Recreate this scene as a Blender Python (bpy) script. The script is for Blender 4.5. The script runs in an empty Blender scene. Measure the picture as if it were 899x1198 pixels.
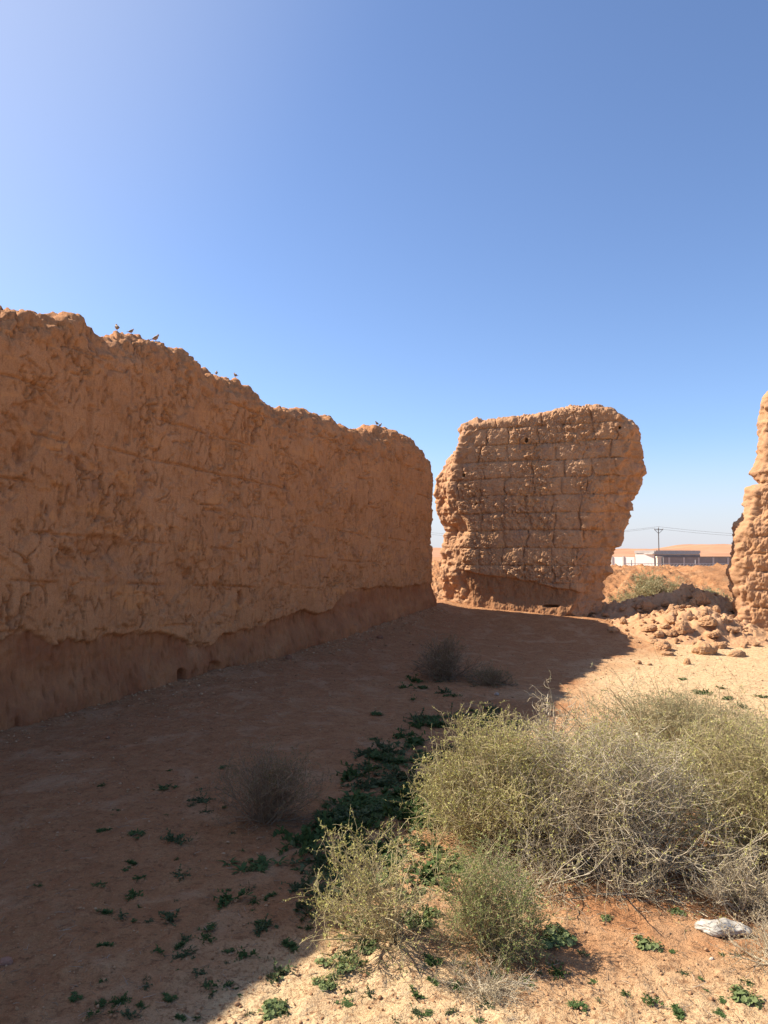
import bpy, math
import numpy as np
from mathutils import Vector

R = math.radians
scene = bpy.context.scene
COL = scene.collection
rng = np.random.default_rng(7)

# ------------------------------------------------------------------ noise
_GT = np.random.default_rng(11).normal(size=(256, 3))
_GT /= np.linalg.norm(_GT, axis=1)[:, None]
_GT = _GT.astype(np.float32)


def _hash(ix, iy, iz, seed):
    with np.errstate(over='ignore'):
        h = (ix.astype(np.int64).astype(np.uint32) * np.uint32(0x9E3779B1)) ^ (iy.astype(np.int64).astype(np.uint32) * np.uint32(0x85EBCA77)) \
            ^ (iz.astype(np.int64).astype(np.uint32) * np.uint32(0xC2B2AE3D)) ^ np.uint32((seed * 0x27D4EB2F + 0x165667B1) & 0xffffffff)
        h ^= h >> np.uint32(15)
        h *= np.uint32(0x2C1B3C6D)
        h ^= h >> np.uint32(12)
        h *= np.uint32(0x297A2D39)
        h ^= h >> np.uint32(15)
    return h


def perlin(x, y, z, seed=0):
    x, y, z = np.broadcast_arrays(np.asarray(x, float), np.asarray(y, float), np.asarray(z, float))
    ix, iy, iz = np.floor(x), np.floor(y), np.floor(z)
    fx, fy, fz = x - ix, y - iy, z - iz
    ux, uy, uz = [f * f * f * (f * (f * 6 - 15) + 10) for f in (fx, fy, fz)]
    out = 0
    for dx in (0, 1):
        wx = ux if dx else 1 - ux
        for dy in (0, 1):
            wy = uy if dy else 1 - uy
            for dz in (0, 1):
                wz = uz if dz else 1 - uz
                g = _GT[_hash(ix + dx, iy + dy, iz + dz, seed) & np.uint32(255)]
                out = out + wx * wy * wz * (g[..., 0] * (fx - dx) + g[..., 1] * (fy - dy) + g[..., 2] * (fz - dz))
    return out * 1.6


def fbm(x, y, z, octv=4, seed=0, gain=.5, lac=2.03, ridged=False):
    a, s, t = 1., 0., 0.
    f = 1.
    for o in range(octv):
        v = perlin(x * f, y * f, z * f, seed + o * 17)
        if ridged:
            v = 1 - 2 * np.abs(v)
        s = s + a * v
        t += a
        a *= gain
        f *= lac
    return s / t


def worley(x, y, z=None, seed=0, jit=.9):
    """returns F1, F2, id-random of the nearest cell (2D when z is None)"""
    ix, iy = np.floor(x), np.floor(y)
    F1 = np.full(np.shape(x), 9.)
    F2 = np.full(np.shape(x), 9.)
    ID = np.zeros(np.shape(x))
    zs = (-1, 0, 1) if z is not None else (0,)
    iz = np.floor(z) if z is not None else np.zeros_like(ix)
    for a in (-1, 0, 1):
        for b in (-1, 0, 1):
            for c in zs:
                h = _hash(ix + a, iy + b, iz + c, seed)
                rx = (h & np.uint32(1023)) / 1023.
                ry = ((h >> np.uint32(10)) & np.uint32(1023)) / 1023.
                rz = ((h >> np.uint32(20)) & np.uint32(1023)) / 1023.
                px = ix + a + .5 + (rx - .5) * jit - x
                py = iy + b + .5 + (ry - .5) * jit - y
                d = px * px + py * py
                if z is not None:
                    pz = iz + c + .5 + (rz - .5) * jit - z
                    d = d + pz * pz
                d = np.sqrt(d)
                near = d < F1
                F2 = np.where(near, F1, np.minimum(F2, d))
                ID = np.where(near, rz * 0.5 + rx * .5, ID)
                F1 = np.where(near, d, F1)
    return F1, F2, ID


def sstep(a, b, x):
    t = np.clip((x - a) / (b - a), 0, 1)
    return t * t * (3 - 2 * t)


# ------------------------------------------------------------------ camera model (the photograph's lens) used to take measurements
CAM = np.array([0, 0, 1.65])
F = 865.
PITCH = math.atan(49 / 865)


def ray(px, py):
    """direction (with y = 1) of the line of sight through a point of the 899 x 1198 photograph"""
    a, b = (px - 449.5) / F, -(py - 599) / F
    y = math.cos(PITCH) - b * math.sin(PITCH)
    z = math.sin(PITCH) + b * math.cos(PITCH)
    return np.array([a / y, 1., z / y])


def at(px, py, Y):
    return CAM + ray(px, py) * Y


# ------------------------------------------------------------------ plan of the place
# long wall: front (shaded) face through FA along E1, front normal N1
FA = np.array([-3.48, 6.7])
E1 = np.array([.475, .880]); E1 /= np.linalg.norm(E1)
N1 = np.array([E1[1], -E1[0]])
# broken cross wall: front face through FB along E2
yaw = R(18.6)
FB = np.array([1.25, 15.62])
E2 = np.array([math.cos(yaw), -math.sin(yaw)])
N2 = np.array([-math.sin(yaw), -math.cos(yaw)])


def hit(px, py, P, E):
    """(u, z) where a line of sight meets the vertical plane through P along E"""
    d = ray(px, py)
    # CAM.xy + d.xy*k = P + E*u
    A = np.array([[d[0], -E[0]], [d[1], -E[1]]])
    k, u = np.linalg.solve(A, P - CAM[:2])
    return u, CAM[2] + d[2] * k


def G0(x, y):
    """ground without the small lumps"""
    x, y = np.asarray(x, float), np.asarray(y, float)
    d1 = (x - FA[0]) * N1[0] + (y - FA[1]) * N1[1]
    u1 = (x - FA[0]) * E1[0] + (y - FA[1]) * E1[1]
    z1 = np.interp(u1, [-9, -1, 0, 2.7, 4.3, 6.3, 9.3, 11, 14], [.05, .05, .07, .2, .24, .36, .58, .5, .1])
    dd = np.maximum(d1, 0)
    h1 = z1 * (.25 * np.exp(-(dd / .35) ** 1.3) + .75 * np.exp(-(dd / 1.9) ** 1.6))
    d2 = (x - FB[0]) * N2[0] + (y - FB[1]) * N2[1]
    u2 = (x - FB[0]) * E2[0] + (y - FB[1]) * E2[1]
    z2 = np.interp(u2, [-6, -3, 0, 1.5, 3.1, 5.4, 9, 14], [.2, .3, .58, .5, .38, .2, .12, .05])
    h2 = z2 * np.where(d2 > 0, np.exp(-(np.abs(d2) / 1.5) ** 1.7), np.exp(-(np.abs(d2) / 3.) ** 2))
    h = np.where(np.maximum(h1, h2) > 0, (h1 ** 4 + h2 ** 4) ** .25, 0)
    # behind the cross wall: a bank of dug earth, then the plain falls away
    yb = 22.5 + 1.2 * perlin(x * .12, 3.3, 0, 5)
    top = 1.22 + .14 * perlin(x * .35, 1.7, 0, 9) + .10 * perlin(x * 1.1, 9.7, 0, 19)
    bank = np.where(y < yb, np.exp(-((y - yb) / 3.2) ** 2), np.exp(-((y - yb) / 5.) ** 2)) * top
    plain = -1.35 * sstep(26, 70, y)
    side = sstep(14, 16, y + .35 * x)
    h = h + bank * sstep(15.5, 19, y + .3 * x) + plain + 0 * side
    return h


def lumps(x, y):
    n = .035 * fbm(x * .55, y * .55, 0, 3, 31)
    n = n + .018 * fbm(x * 3.1, y * 3.1, 0, 3, 41)
    return n


def G(x, y):
    x, y = np.asarray(x, float), np.asarray(y, float)
    return G0(x, y) + lumps(x, y)


def ground_at(px, py, kmax=60.):
    d = ray(px, py)
    ks = np.concatenate([np.linspace(1.5, 12, 1200), np.linspace(12, kmax, 2400)])
    p = CAM[None] + d[None] * ks[:, None]
    below = p[:, 2] < G(p[:, 0], p[:, 1])
    i = int(np.argmax(below)) if below.any() else len(ks) - 1
    x, y = p[i, 0], p[i, 1]
    return np.array([x, y, float(G(x, y))])


def scale_at(P):
    return F / P[1]                    # photograph pixels per metre


# ------------------------------------------------------------------ mesh helpers
def mesh_np(name, verts, faces, smooth=True, attrs=None):
    """faces: (n,3) or (n,4) array, or a list of such arrays"""
    me = bpy.data.meshes.new(name)
    if not isinstance(faces, (list, tuple)):
        faces = [faces]
    verts = np.ascontiguousarray(verts, np.float32)
    me.vertices.add(len(verts))
    me.vertices.foreach_set('co', verts.ravel())
    loops = np.concatenate([np.asarray(f).ravel() for f in faces]).astype(np.int32)
    tot = np.concatenate([np.full(len(f), np.asarray(f).shape[1]) for f in faces]).astype(np.int32)
    start = np.concatenate([[0], np.cumsum(tot)[:-1]]).astype(np.int32)
    me.loops.add(len(loops))
    me.loops.foreach_set('vertex_index', loops)
    me.polygons.add(len(tot))
    me.polygons.foreach_set('loop_start', start)
    me.polygons.foreach_set('loop_total', tot)
    me.update(calc_edges=True)
    me.polygons.foreach_set('use_smooth', np.full(len(tot), bool(smooth)))
    for k, v in (attrs or {}).items():
        a = me.attributes.new(k, 'FLOAT', 'POINT')
        a.data.foreach_set('value', np.ascontiguousarray(v, np.float32))
    return me


def link(name, me, mat=None, loc=(0, 0, 0), parent=None):
    o = bpy.data.objects.new(name, me)
    COL.objects.link(o)
    o.location = loc
    if mat is not None:
        me.materials.append(mat)
    if parent is not None:
        o.parent = parent
    return o


def empty(name, loc, rz=0):
    o = bpy.data.objects.new(name, None)
    COL.objects.link(o)
    o.location = loc
    o.rotation_euler = (0, 0, rz)
    o.empty_display_size = .1
    return o


def tag(o, label=None, cat=None, group=None, kind=None):
    if label: o['label'] = label
    if cat: o['category'] = cat
    if group: o['group'] = group
    if kind: o['kind'] = kind
    return o


def copy_tree(o, parent=None):
    c = o.copy()
    COL.objects.link(c)
    if parent is not None:
        c.parent = parent
    for ch in list(o.children):
        copy_tree(ch, c)
    return c


def box_vf(sx, sy, sz, c=(0, 0, 0), bev=.0):
    x, y, z = sx / 2, sy / 2, sz / 2
    v = np.array([[-x, -y, -z], [x, -y, -z], [x, y, -z], [-x, y, -z], [-x, -y, z], [x, -y, z], [x, y, z], [-x, y, z]]) + np.array(c)
    f = np.array([[0, 3, 2, 1], [4, 5, 6, 7], [0, 1, 5, 4], [1, 2, 6, 5], [2, 3, 7, 6], [3, 0, 4, 7]])
    return v, f


def join(parts):
    V, Fs, n = [], {}, 0
    for v, f in parts:
        V.append(v)
        Fs.setdefault(np.asarray(f).shape[1], []).append(np.asarray(f) + n)
        n += len(v)
    return np.concatenate(V), [np.concatenate(x) for x in Fs.values()]


def rotz(v, a):
    c, s = math.cos(a), math.sin(a)
    v = np.asarray(v, float)
    return np.stack([v[:, 0] * c - v[:, 1] * s, v[:, 0] * s + v[:, 1] * c, v[:, 2]], 1)


def tubes(P, r0, r1, sides=3):
    """P (N,k,3) polylines -> verts, quads; radii from r0 to r1 (arrays of N)"""
    N, k, _ = P.shape
    T = np.gradient(P, axis=1)
    T /= np.linalg.norm(T, axis=2, keepdims=True) + 1e-9
    ref = np.where(np.abs(T[..., 2:3]) < .9, np.array([0, 0, 1.]), np.array([1., 0, 0]))
    A = np.cross(T, ref)
    A /= np.linalg.norm(A, axis=2, keepdims=True) + 1e-9
    B = np.cross(T, A)
    rad = np.asarray(r0).reshape(-1, 1) + (np.asarray(r1) - np.asarray(r0)).reshape(-1, 1) * np.linspace(0, 1, k)[None]
    rad = np.broadcast_to(rad, (N, k))
    ang = np.arange(sides) * 2 * math.pi / sides
    V = P[:, :, None, :] + rad[:, :, None, None] * (A[:, :, None, :] * np.cos(ang)[None, None, :, None] + B[:, :, None, :] * np.sin(ang)[None, None, :, None])
    idx = np.arange(N * k * sides).reshape(N, k, sides)
    a = idx[:, :-1, :]
    b = np.roll(a, -1, axis=2)
    c = idx[:, 1:, :]
    d = np.roll(c, -1, axis=2)
    Q = np.stack([a, b, d, c], -1).reshape(-1, 4)
    return V.reshape(-1, 3), Q


# ------------------------------------------------------------------ materials
def new_mat(name):
    m = bpy.data.materials.new(name)
    m.use_nodes = True
    nt = m.node_tree
    b = nt.nodes['Principled BSDF']
    b.inputs['Roughness'].default_value = .95
    b.inputs['Specular IOR Level'].default_value = .15
    return m, nt, b


def node(nt, typ, **kw):
    n = nt.nodes.new(typ)
    for k, v in kw.items():
        if k in n.inputs:
            n.inputs[k].default_value = v
        else:
            setattr(n, k, v)
    return n


def noise_tex(nt, co, scale, detail=5, rough=.6, dist=0.):
    n = nt.nodes.new('ShaderNodeTexNoise')
    n.inputs['Scale'].default_value = scale
    n.inputs['Detail'].default_value = detail
    n.inputs['Roughness'].default_value = rough
    n.inputs['Distortion'].default_value = dist
    nt.links.new(co, n.inputs['Vector'])
    return n.outputs['Fac']


def ramp(nt, fac, stops):
    r = nt.nodes.new('ShaderNodeValToRGB')
    e = r.color_ramp.elements
    while len(e) < len(stops):
        e.new(.5)
    for el, (p, c) in zip(e, stops):
        el.position = p
        el.color = (*c, 1) if len(c) == 3 else c
    nt.links.new(fac, r.inputs['Fac'])
    return r.outputs['Color']


def mix(nt, fac, a, b, typ='MIX'):
    m = nt.nodes.new('ShaderNodeMix')
    m.data_type = 'RGBA'
    m.blend_type = typ
    for sock, v in ((m.inputs[0], fac), (m.inputs[6], a), (m.inputs[7], b)):
        if isinstance(v, (int, float)):
            sock.default_value = v
        elif isinstance(v, tuple):
            sock.default_value = (*v, 1) if len(v) == 3 else v
        else:
            nt.links.new(v, sock)
    return m.outputs[2]


def bump(nt, h, strength, dist, normal=None):
    b = nt.nodes.new('ShaderNodeBump')
    b.inputs['Strength'].default_value = strength
    b.inputs['Distance'].default_value = dist
    nt.links.new(h, b.inputs['Height'])
    if normal is not None:
        nt.links.new(normal, b.inputs['Normal'])
    return b.outputs['Normal']


def attr(nt, name):
    a = nt.nodes.new('ShaderNodeAttribute')
    a.attribute_name = name
    return a.outputs['Fac']


def mud_mat(name, c0, c1, c2, low=None, bscale=1., bstr=.6, streaks=.3):
    """weathered mud: three tones, straw flecks, grain; «low» is the tone of the bared core near the foot (attribute core)"""
    m, nt, b = new_mat(name)
    co = nt.nodes.new('ShaderNodeTexCoord').outputs['Object']
    n1 = noise_tex(nt, co, 1.6, 6, .62, .3)
    n2 = noise_tex(nt, co, 9., 6, .65)
    n3 = noise_tex(nt, co, 70., 3, .6)
    c = ramp(nt, n1, [(.3, c0), (.5, c1), (.72, c2)])
    c = mix(nt, ramp(nt, n2, [(.35, (0, 0, 0)), (.7, (.55, .55, .55))]), c, c2)
    c = mix(nt, ramp(nt, n3, [(.40, (.35, .35, .35)), (.52, (0, 0, 0))]), c, tuple(x * .72 for x in c0))
    c = mix(nt, ramp(nt, n3, [(.64, (0, 0, 0)), (.72, (.35, .35, .35))]), c, tuple(min(1, x * 1.25) for x in c2))
    mp = nt.nodes.new('ShaderNodeMapping')
    mp.inputs['Scale'].default_value = (1.4, 1.4, 5.)
    nt.links.new(co, mp.inputs['Vector'])
    c = mix(nt, ramp(nt, noise_tex(nt, mp.outputs[0], 1.1, 6, .7, .6), [(.54, (0, 0, 0)), (.66, (.7, .7, .7))]), c, tuple(min(1, x * k) for x, k in zip(c2, (1.08, .98, .78))))
    c = mix(nt, ramp(nt, noise_tex(nt, co, 2.7, 6, .7, .8), [(.56, (0, 0, 0)), (.64, (.75, .75, .75))]), c, (c1[0] * .74, c1[1] * .80, c1[2] * .98))
    if low:
        c = mix(nt, attr(nt, 'core'), c, low)
    nt.links.new(c, b.inputs['Base Color'])
    ms = nt.nodes.new('ShaderNodeMapping')
    ms.inputs['Scale'].default_value = (26, 26, 4.5)
    nt.links.new(co, ms.inputs['Vector'])
    streak = noise_tex(nt, ms.outputs[0], 1., 5, .7, .3)
    nb = bump(nt, streak, bstr * streaks, .025)
    c = mix(nt, ramp(nt, streak, [(.34, (.5 * streaks,) * 3), (.46, (0, 0, 0))]), c, tuple(x * .6 for x in c0))
    nt.links.new(c, b.inputs['Base Color'])
    nb = bump(nt, noise_tex(nt, co, 38 * bscale, 5, .7), bstr, .012, nb)
    nb = bump(nt, noise_tex(nt, co, 150 * bscale, 3, .7), bstr * .6, .004, nb)
    nt.links.new(nb, b.inputs['Normal'])
    return m


def plain_mat(name, col, rough=.8, var=.25, scale=20., metal=0., bstr=.0):
    m, nt, b = new_mat(name)
    co = nt.nodes.new('ShaderNodeTexCoord').outputs['Object']
    n = noise_tex(nt, co, scale, 5, .6)
    c = ramp(nt, n, [(.3, tuple(x * (1 - var) for x in col)), (.7, tuple(min(1, x * (1 + var)) for x in col))])
    nt.links.new(c, b.inputs['Base Color'])
    b.inputs['Roughness'].default_value = rough
    b.inputs['Metallic'].default_value = metal
    if bstr:
        nt.links.new(bump(nt, n, bstr, .01), b.inputs['Normal'])
    return m


def leaf_mat(name, ca, cb, trans=.35, scale=14., cc=None):
    m, nt, b = new_mat(name)
    g = nt.nodes.new('ShaderNodeNewGeometry')
    co = nt.nodes.new('ShaderNodeTexCoord').outputs['Object']
    n = noise_tex(nt, co, scale, 2, .5)
    r = ramp(nt, g.outputs['Random Per Island'], [(0, ca), (1, cb)] if cc is None else [(0, ca), (.6, cb), (1, cc)])
    c = mix(nt, ramp(nt, n, [(.35, (0, 0, 0)), (.65, (.6, .6, .6))]), r, tuple(.5 * (x + y) for x, y in zip(ca, cb)))
    nt.links.new(c, b.inputs['Base Color'])
    b.inputs['Roughness'].default_value = .7
    if trans > 0:
        t = nt.nodes.new('ShaderNodeBsdfTranslucent')
        nt.links.new(c, t.inputs['Color'])
        s = nt.nodes.new('ShaderNodeMixShader')
        s.inputs[0].default_value = trans
        nt.links.new(b.outputs[0], s.inputs[1])
        nt.links.new(t.outputs[0], s.inputs[2])
        nt.links.new(s.outputs[0], nt.nodes['Material Output'].inputs['Surface'])
    return m


def ground_mat():
    m, nt, b = new_mat('desert_soil')
    co = nt.nodes.new('ShaderNodeTexCoord').outputs['Object']
    sand = attr(nt, 'sand')  # also carries the painted shade of the long wall
    n1 = noise_tex(nt, co, .8, 6, .6, .4)
    n2 = noise_tex(nt, co, 7., 6, .65)
    n3 = noise_tex(nt, co, 55., 4, .65)
    n4 = noise_tex(nt, co, 190., 2, .6)
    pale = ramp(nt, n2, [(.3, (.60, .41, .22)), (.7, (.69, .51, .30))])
    red = ramp(nt, n2, [(.3, (.35, .155, .068)), (.7, (.46, .235, .108))])  # deepened so the soil colour itself darkens the long wall's shade
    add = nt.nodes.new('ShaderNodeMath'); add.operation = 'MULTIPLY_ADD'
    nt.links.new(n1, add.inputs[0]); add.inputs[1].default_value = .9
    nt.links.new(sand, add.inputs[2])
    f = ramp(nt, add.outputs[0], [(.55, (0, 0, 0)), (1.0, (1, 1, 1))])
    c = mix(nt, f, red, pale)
    c = mix(nt, ramp(nt, n3, [(.36, (.65, .65, .65)), (.5, (0, 0, 0))]), c, (.30, .155, .07))
    n5 = noise_tex(nt, co, 22., 4, .7, .4)
    n6 = noise_tex(nt, co, 2.4, 5, .65, .6)
    c = mix(nt, ramp(nt, n5, [(.36, (.75, .75, .75)), (.47, (0, 0, 0))]), c, (.23, .108, .05))
    c = mix(nt, ramp(nt, n6, [(.52, (0, 0, 0)), (.66, (.5, .5, .5))]), c, (.52, .33, .185))
    c = mix(nt, ramp(nt, n4, [(.30, (.8, .8, .8)), (.38, (0, 0, 0))]), c, (.16, .085, .045))
    c = mix(nt, ramp(nt, n4, [(.64, (0, 0, 0)), (.74, (.6, .6, .6))]), c, (.68, .49, .31))
    nt.links.new(c, b.inputs['Base Color'])
    nb = bump(nt, noise_tex(nt, co, 14, 6, .7), .9, .04)
    nb = bump(nt, noise_tex(nt, co, 75, 4, .75), .8, .01, nb)
    nt.links.new(nb, b.inputs['Normal'])
    return m


M = {}
M['wall_long'] = mud_mat('long_wall_mud', (.38, .168, .070), (.455, .212, .093), (.51, .258, .124), low=(.25, .088, .040), streaks=1.)
M['wall_cross'] = mud_mat('cross_wall_mud', (.34, .178, .09), (.42, .232, .124), (.485, .285, .16), low=(.30, .145, .068), bstr=.7)
M['ground'] = ground_mat()
M['clod'] = mud_mat('clod_mud', (.40, .215, .105), (.48, .275, .145), (.55, .335, .19), bscale=1.2, bstr=.8)

# ------------------------------------------------------------------ ground
def axis(lo, hi, f):
    v = [lo]
    while v[-1] < hi:
        v.append(v[-1] + f(v[-1]))
    return np.array(v)


def build_ground():
    ys = axis(-14, 1500, lambda y: .8 if y < 0 else .25 if y < 1.6 else min(.07, max(.013, .0058 * y)) if y < 25 else .03 * y)
    xp = axis(0, 900, lambda x: .016 if x < 2.4 else .016 + .0085 * (x - 2.4) if x < 9 else .08 + .1 * (x - 8))
    xn = axis(0, 900, lambda x: .016 if x < 2.2 else .016 + .022 * (x - 2.2) if x < 9 else .08 + .1 * (x - 8))
    xs = np.concatenate([-xn[::-1][:-1], xp])
    X, Y = np.meshgrid(xs, ys)
    Z = G(X, Y)
    # fine crumbs and small hollows
    near = np.exp(-np.maximum(Y - 3, 0) / 14)
    F1, F2, ID = worley(X * 9, Y * 9, None, 3)
    crumb = np.maximum(0, .42 - F1) * (ID > .55)
    Z = Z + near * .030 * crumb
    F1, F2, ID = worley(X * 24, Y * 24, None, 8)
    Z = Z + near * .020 * np.maximum(0, .42 - F1) * (ID > .45)
    Z = Z + near * (.008 * fbm(X * 16, Y * 16, 0, 3, 77) + .022 * np.minimum(0, fbm(X * 4.5, Y * 4.5, 0, 3, 78)))
    d2 = (X - FB[0]) * N2[0] + (Y - FB[1]) * N2[1]
    rough = sstep(-.5, -3, d2) * sstep(45, 28, Y)
    F1, F2, ID = worley(X * 1.9, Y * 1.9, None, 21)
    F1b, _, IDb = worley(X * 4.3, Y * 4.3, None, 22)
    F1c, _, IDc = worley(X * 9, Y * 9, None, 23)
    Z = Z + 1.3 * rough * (.06 * (ID - .3) * sstep(.6, .2, F1) + .13 * (IDb - .3) * sstep(.55, .15, F1b) + .07 * (IDc - .3) * sstep(.5, .15, F1c) + .13 * fbm(X * 1.1, Y * 1.1, 0, 5, 24, gain=.6) + .05 * fbm(X * 5, Y * 5, 0, 3, 25, ridged=True))
    # pale trodden sand in the open, redder soil on the bank, by the walls and under the bushes; the long wall's shade is painted in too
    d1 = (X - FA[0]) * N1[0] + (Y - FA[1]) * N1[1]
    sand = -.25 + .85 * sstep(2.3, 5.6, d1 + .7 * perlin(X * .7, Y * .7, 0, 33)) - .7 * rough  # wall distance term puts the long wall's shade into the colour
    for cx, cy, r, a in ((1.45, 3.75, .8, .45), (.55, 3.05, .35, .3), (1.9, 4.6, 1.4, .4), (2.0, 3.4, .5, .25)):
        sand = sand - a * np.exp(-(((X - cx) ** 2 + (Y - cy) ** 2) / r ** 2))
    sand = sand + .55 * np.exp(-(((X + .1) / .5) ** 2 + ((Y - 2.7) / .5) ** 2)) + .2 * sstep(7, 9, Y) * sstep(13.5, 11, Y)  # lifts that painted shade tone again on sunlit ground
    ny, nx = X.shape
    idx = np.arange(nx * ny).reshape(ny, nx)
    Q = np.stack([idx[:-1, :-1], idx[:-1, 1:], idx[1:, 1:], idx[1:, :-1]], -1).reshape(-1, 4)
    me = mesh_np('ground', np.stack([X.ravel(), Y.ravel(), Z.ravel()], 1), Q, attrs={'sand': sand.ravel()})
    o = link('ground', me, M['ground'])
    tag(o, 'sandy reddish desert soil in front of the mud walls', 'ground', kind='structure')
    return o


build_ground()


def build_dunes():
    xs = np.linspace(-900, 1300, 260)
    ks = np.linspace(0, 1, 26)
    Xg, K = np.meshgrid(xs, ks)
    Yg = 620 + 560 * K + 40 * perlin(Xg * .006, K * 2, 0, 60)
    ridge = 5.5 + 4.5 * perlin(Xg * .0042, 4.4, 0, 61) + 1.8 * perlin(Xg * .017, 1.4, 0, 62) + 11 * np.exp(-((Xg - 450) / 62) ** 2) + 3 * np.exp(-((Xg - 340) / 40) ** 2)
    Z = -1.9 + (ridge + 1) * np.sin(np.clip(K * 1.25, 0, 1) * math.pi / 2) ** 1.5 * (1 - .8 * np.maximum(0, K - .8) * 5) + 1.6 * fbm(Xg * .012, Yg * .02, 0, 4, 63, ridged=True) * sstep(0, .3, K)
    ny, nx = Xg.shape
    idx = np.arange(nx * ny).reshape(ny, nx)
    Q = np.stack([idx[:-1, :-1], idx[:-1, 1:], idx[1:, 1:], idx[1:, :-1]], -1).reshape(-1, 4)
    m, nt, b = new_mat('dune_sand')
    co = nt.nodes.new('ShaderNodeTexCoord').outputs['Object']
    c = ramp(nt, noise_tex(nt, co, .02, 6, .65, .5), [(.35, (.36, .175, .095)), (.65, (.45, .25, .145))])
    nt.links.new(c, b.inputs['Base Color'])
    o = link('dunes', mesh_np('dunes', np.stack([Xg.ravel(), Yg.ravel(), Z.ravel()], 1), Q), m)
    tag(o, 'low orange sand dunes along the horizon', 'dunes', kind='structure')


build_dunes()


# ------------------------------------------------------------------ mud walls
def loft_wall(us, uL, uR, z0, ztop, W, capn, nv, nc, capfrac=.3):
    """closed body lofted in rings: returns local (u, w, z) arrays of shape (rows, ring) plus bookkeeping
    us: 0..1 positions along the front; uL(t), uR(t): ends at height fraction t; W(s, t): half thickness"""
    tv = np.concatenate([np.linspace(0, 1, nv), np.ones(capn)])
    ca = np.concatenate([np.zeros(nv), np.linspace(0, math.pi / 2, capn + 1)[1:]])
    s = us
    n = len(s)
    rows = []
    cb = np.linspace(0, math.pi, nc + 2)[1:-1]
    for t, a in zip(tv, ca):
        l, r = uL(t), uR(t)
        # the ends draw in a little over the rounded top
        sh = 1 - .0 * math.sin(a)
        u = l + (r - l) * s
        zt = ztop(u)
        cap = np.minimum(capfrac, .3 * (zt - z0))
        zs = zt - cap
        z = z0 + (zs - z0) * t + cap * math.sin(a)
        w = W(s, t) * (math.cos(a) ** .8 if a < math.pi / 2 - 1e-6 else .012)
        f = np.stack([u, w, z], 1)
        bk = np.stack([u, -w, z], 1)[::-1]
        re = np.stack([r + w[-1] * .55 * np.sin(cb), w[-1] * np.cos(cb), np.full(nc, z[-1])], 1)
        le = np.stack([l - w[0] * .55 * np.sin(cb), -w[0] * np.cos(cb), np.full(nc, z[0])], 1)
        rows.append(np.concatenate([f, re, bk, le]))
    return np.array(rows), n, nc


def ring_faces(nr, m):
    idx = np.arange(nr * m).reshape(nr, m)
    a = idx[:-1]
    b = np.roll(a, -1, 1)
    c = idx[1:]
    d = np.roll(c, -1, 1)
    return np.stack([a, b, d, c], -1).reshape(-1, 4)


def ring_normals(P):
    du = np.roll(P, -1, 1) - np.roll(P, 1, 1)
    dv = np.gradient(P, axis=0)
    n = np.cross(du, dv)
    n /= np.linalg.norm(n, axis=2, keepdims=True) + 1e-12
    return n


def smooth_rows(n, it=6):
    for _ in range(it):
        n = (n + np.roll(n, 1, 1) + np.roll(n, -1, 1)) / 3
        n[1:-1] = (n[1:-1] + n[:-2] + n[2:]) / 3
    return n / (np.linalg.norm(n, axis=2, keepdims=True) + 1e-12)


def finish_wall(name, P, n, nc, dispf, O, E, N, mat, label):
    nrm = smooth_rows(ring_normals(P))
    # outward: front columns must point to +w
    if nrm[P.shape[0] // 3, n // 2, 1] < 0:
        nrm = -nrm
    d, core, out = dispf(P, nrm)
    Q = P + nrm * d[..., None]
    Q[..., 1] += out
    nr, m, _ = Q.shape
    W = np.empty_like(Q)
    W[..., 0] = O[0] + E[0] * Q[..., 0] + N[0] * Q[..., 1]
    W[..., 1] = O[1] + E[1] * Q[..., 0] + N[1] * Q[..., 1]
    W[..., 2] = Q[..., 2]
    Fc = ring_faces(nr, m)
    idx = np.arange(nr * m).reshape(nr, m)[-1]
    fr, bk = idx[:n], idx[n + nc:n + nc + n][::-1]
    capq = np.stack([fr[:-1], fr[1:], bk[1:], bk[:-1]], -1)
    V = W.reshape(-1, 3)
    base = np.array([O[0], O[1], 0.])
    me = mesh_np(name, V - base, [np.concatenate([Fc, capq])], attrs={'core': core.ravel()})
    o = link(name, me, mat, loc=base)
    tag(o, label, 'mud wall', kind='thing')
    return o


def dents(u, z, spots):
    d = 0
    for (a, b, ru, rz, dep) in spots:
        q = np.sqrt(((u - a) / ru) ** 2 + ((z - b) / rz) ** 2)
        d = d - dep * sstep(1.25, .6, q)
    return d


# --- the long wall, in shade
W1 = .40
O1 = FA - N1 * W1
crest_px = [(-40, 352), (0, 360), (30, 365), (45, 372), (70, 373), (90, 388), (105, 399), (122, 398), (140, 393), (165, 395), (182, 402), (205, 415), (218, 432),
            (250, 441), (280, 459), (315, 482), (330, 482), (350, 484), (372, 490), (385, 495), (405, 503), (425, 502), (444, 500), (465, 513), (480, 527), (488, 537), (494, 549), (498, 560), (502, 585)]
cu, cz = np.array([hit(x, y, O1, E1) for x, y in crest_px]).T
U_END = hit(505, 640, FA - N1 * .2, E1)[0]
cu = np.concatenate([[-12, -8, -4, cu[0] - 1.2], cu]); cz = np.concatenate([[4.5, 4.56, 4.56, 4.28], cz])


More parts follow.
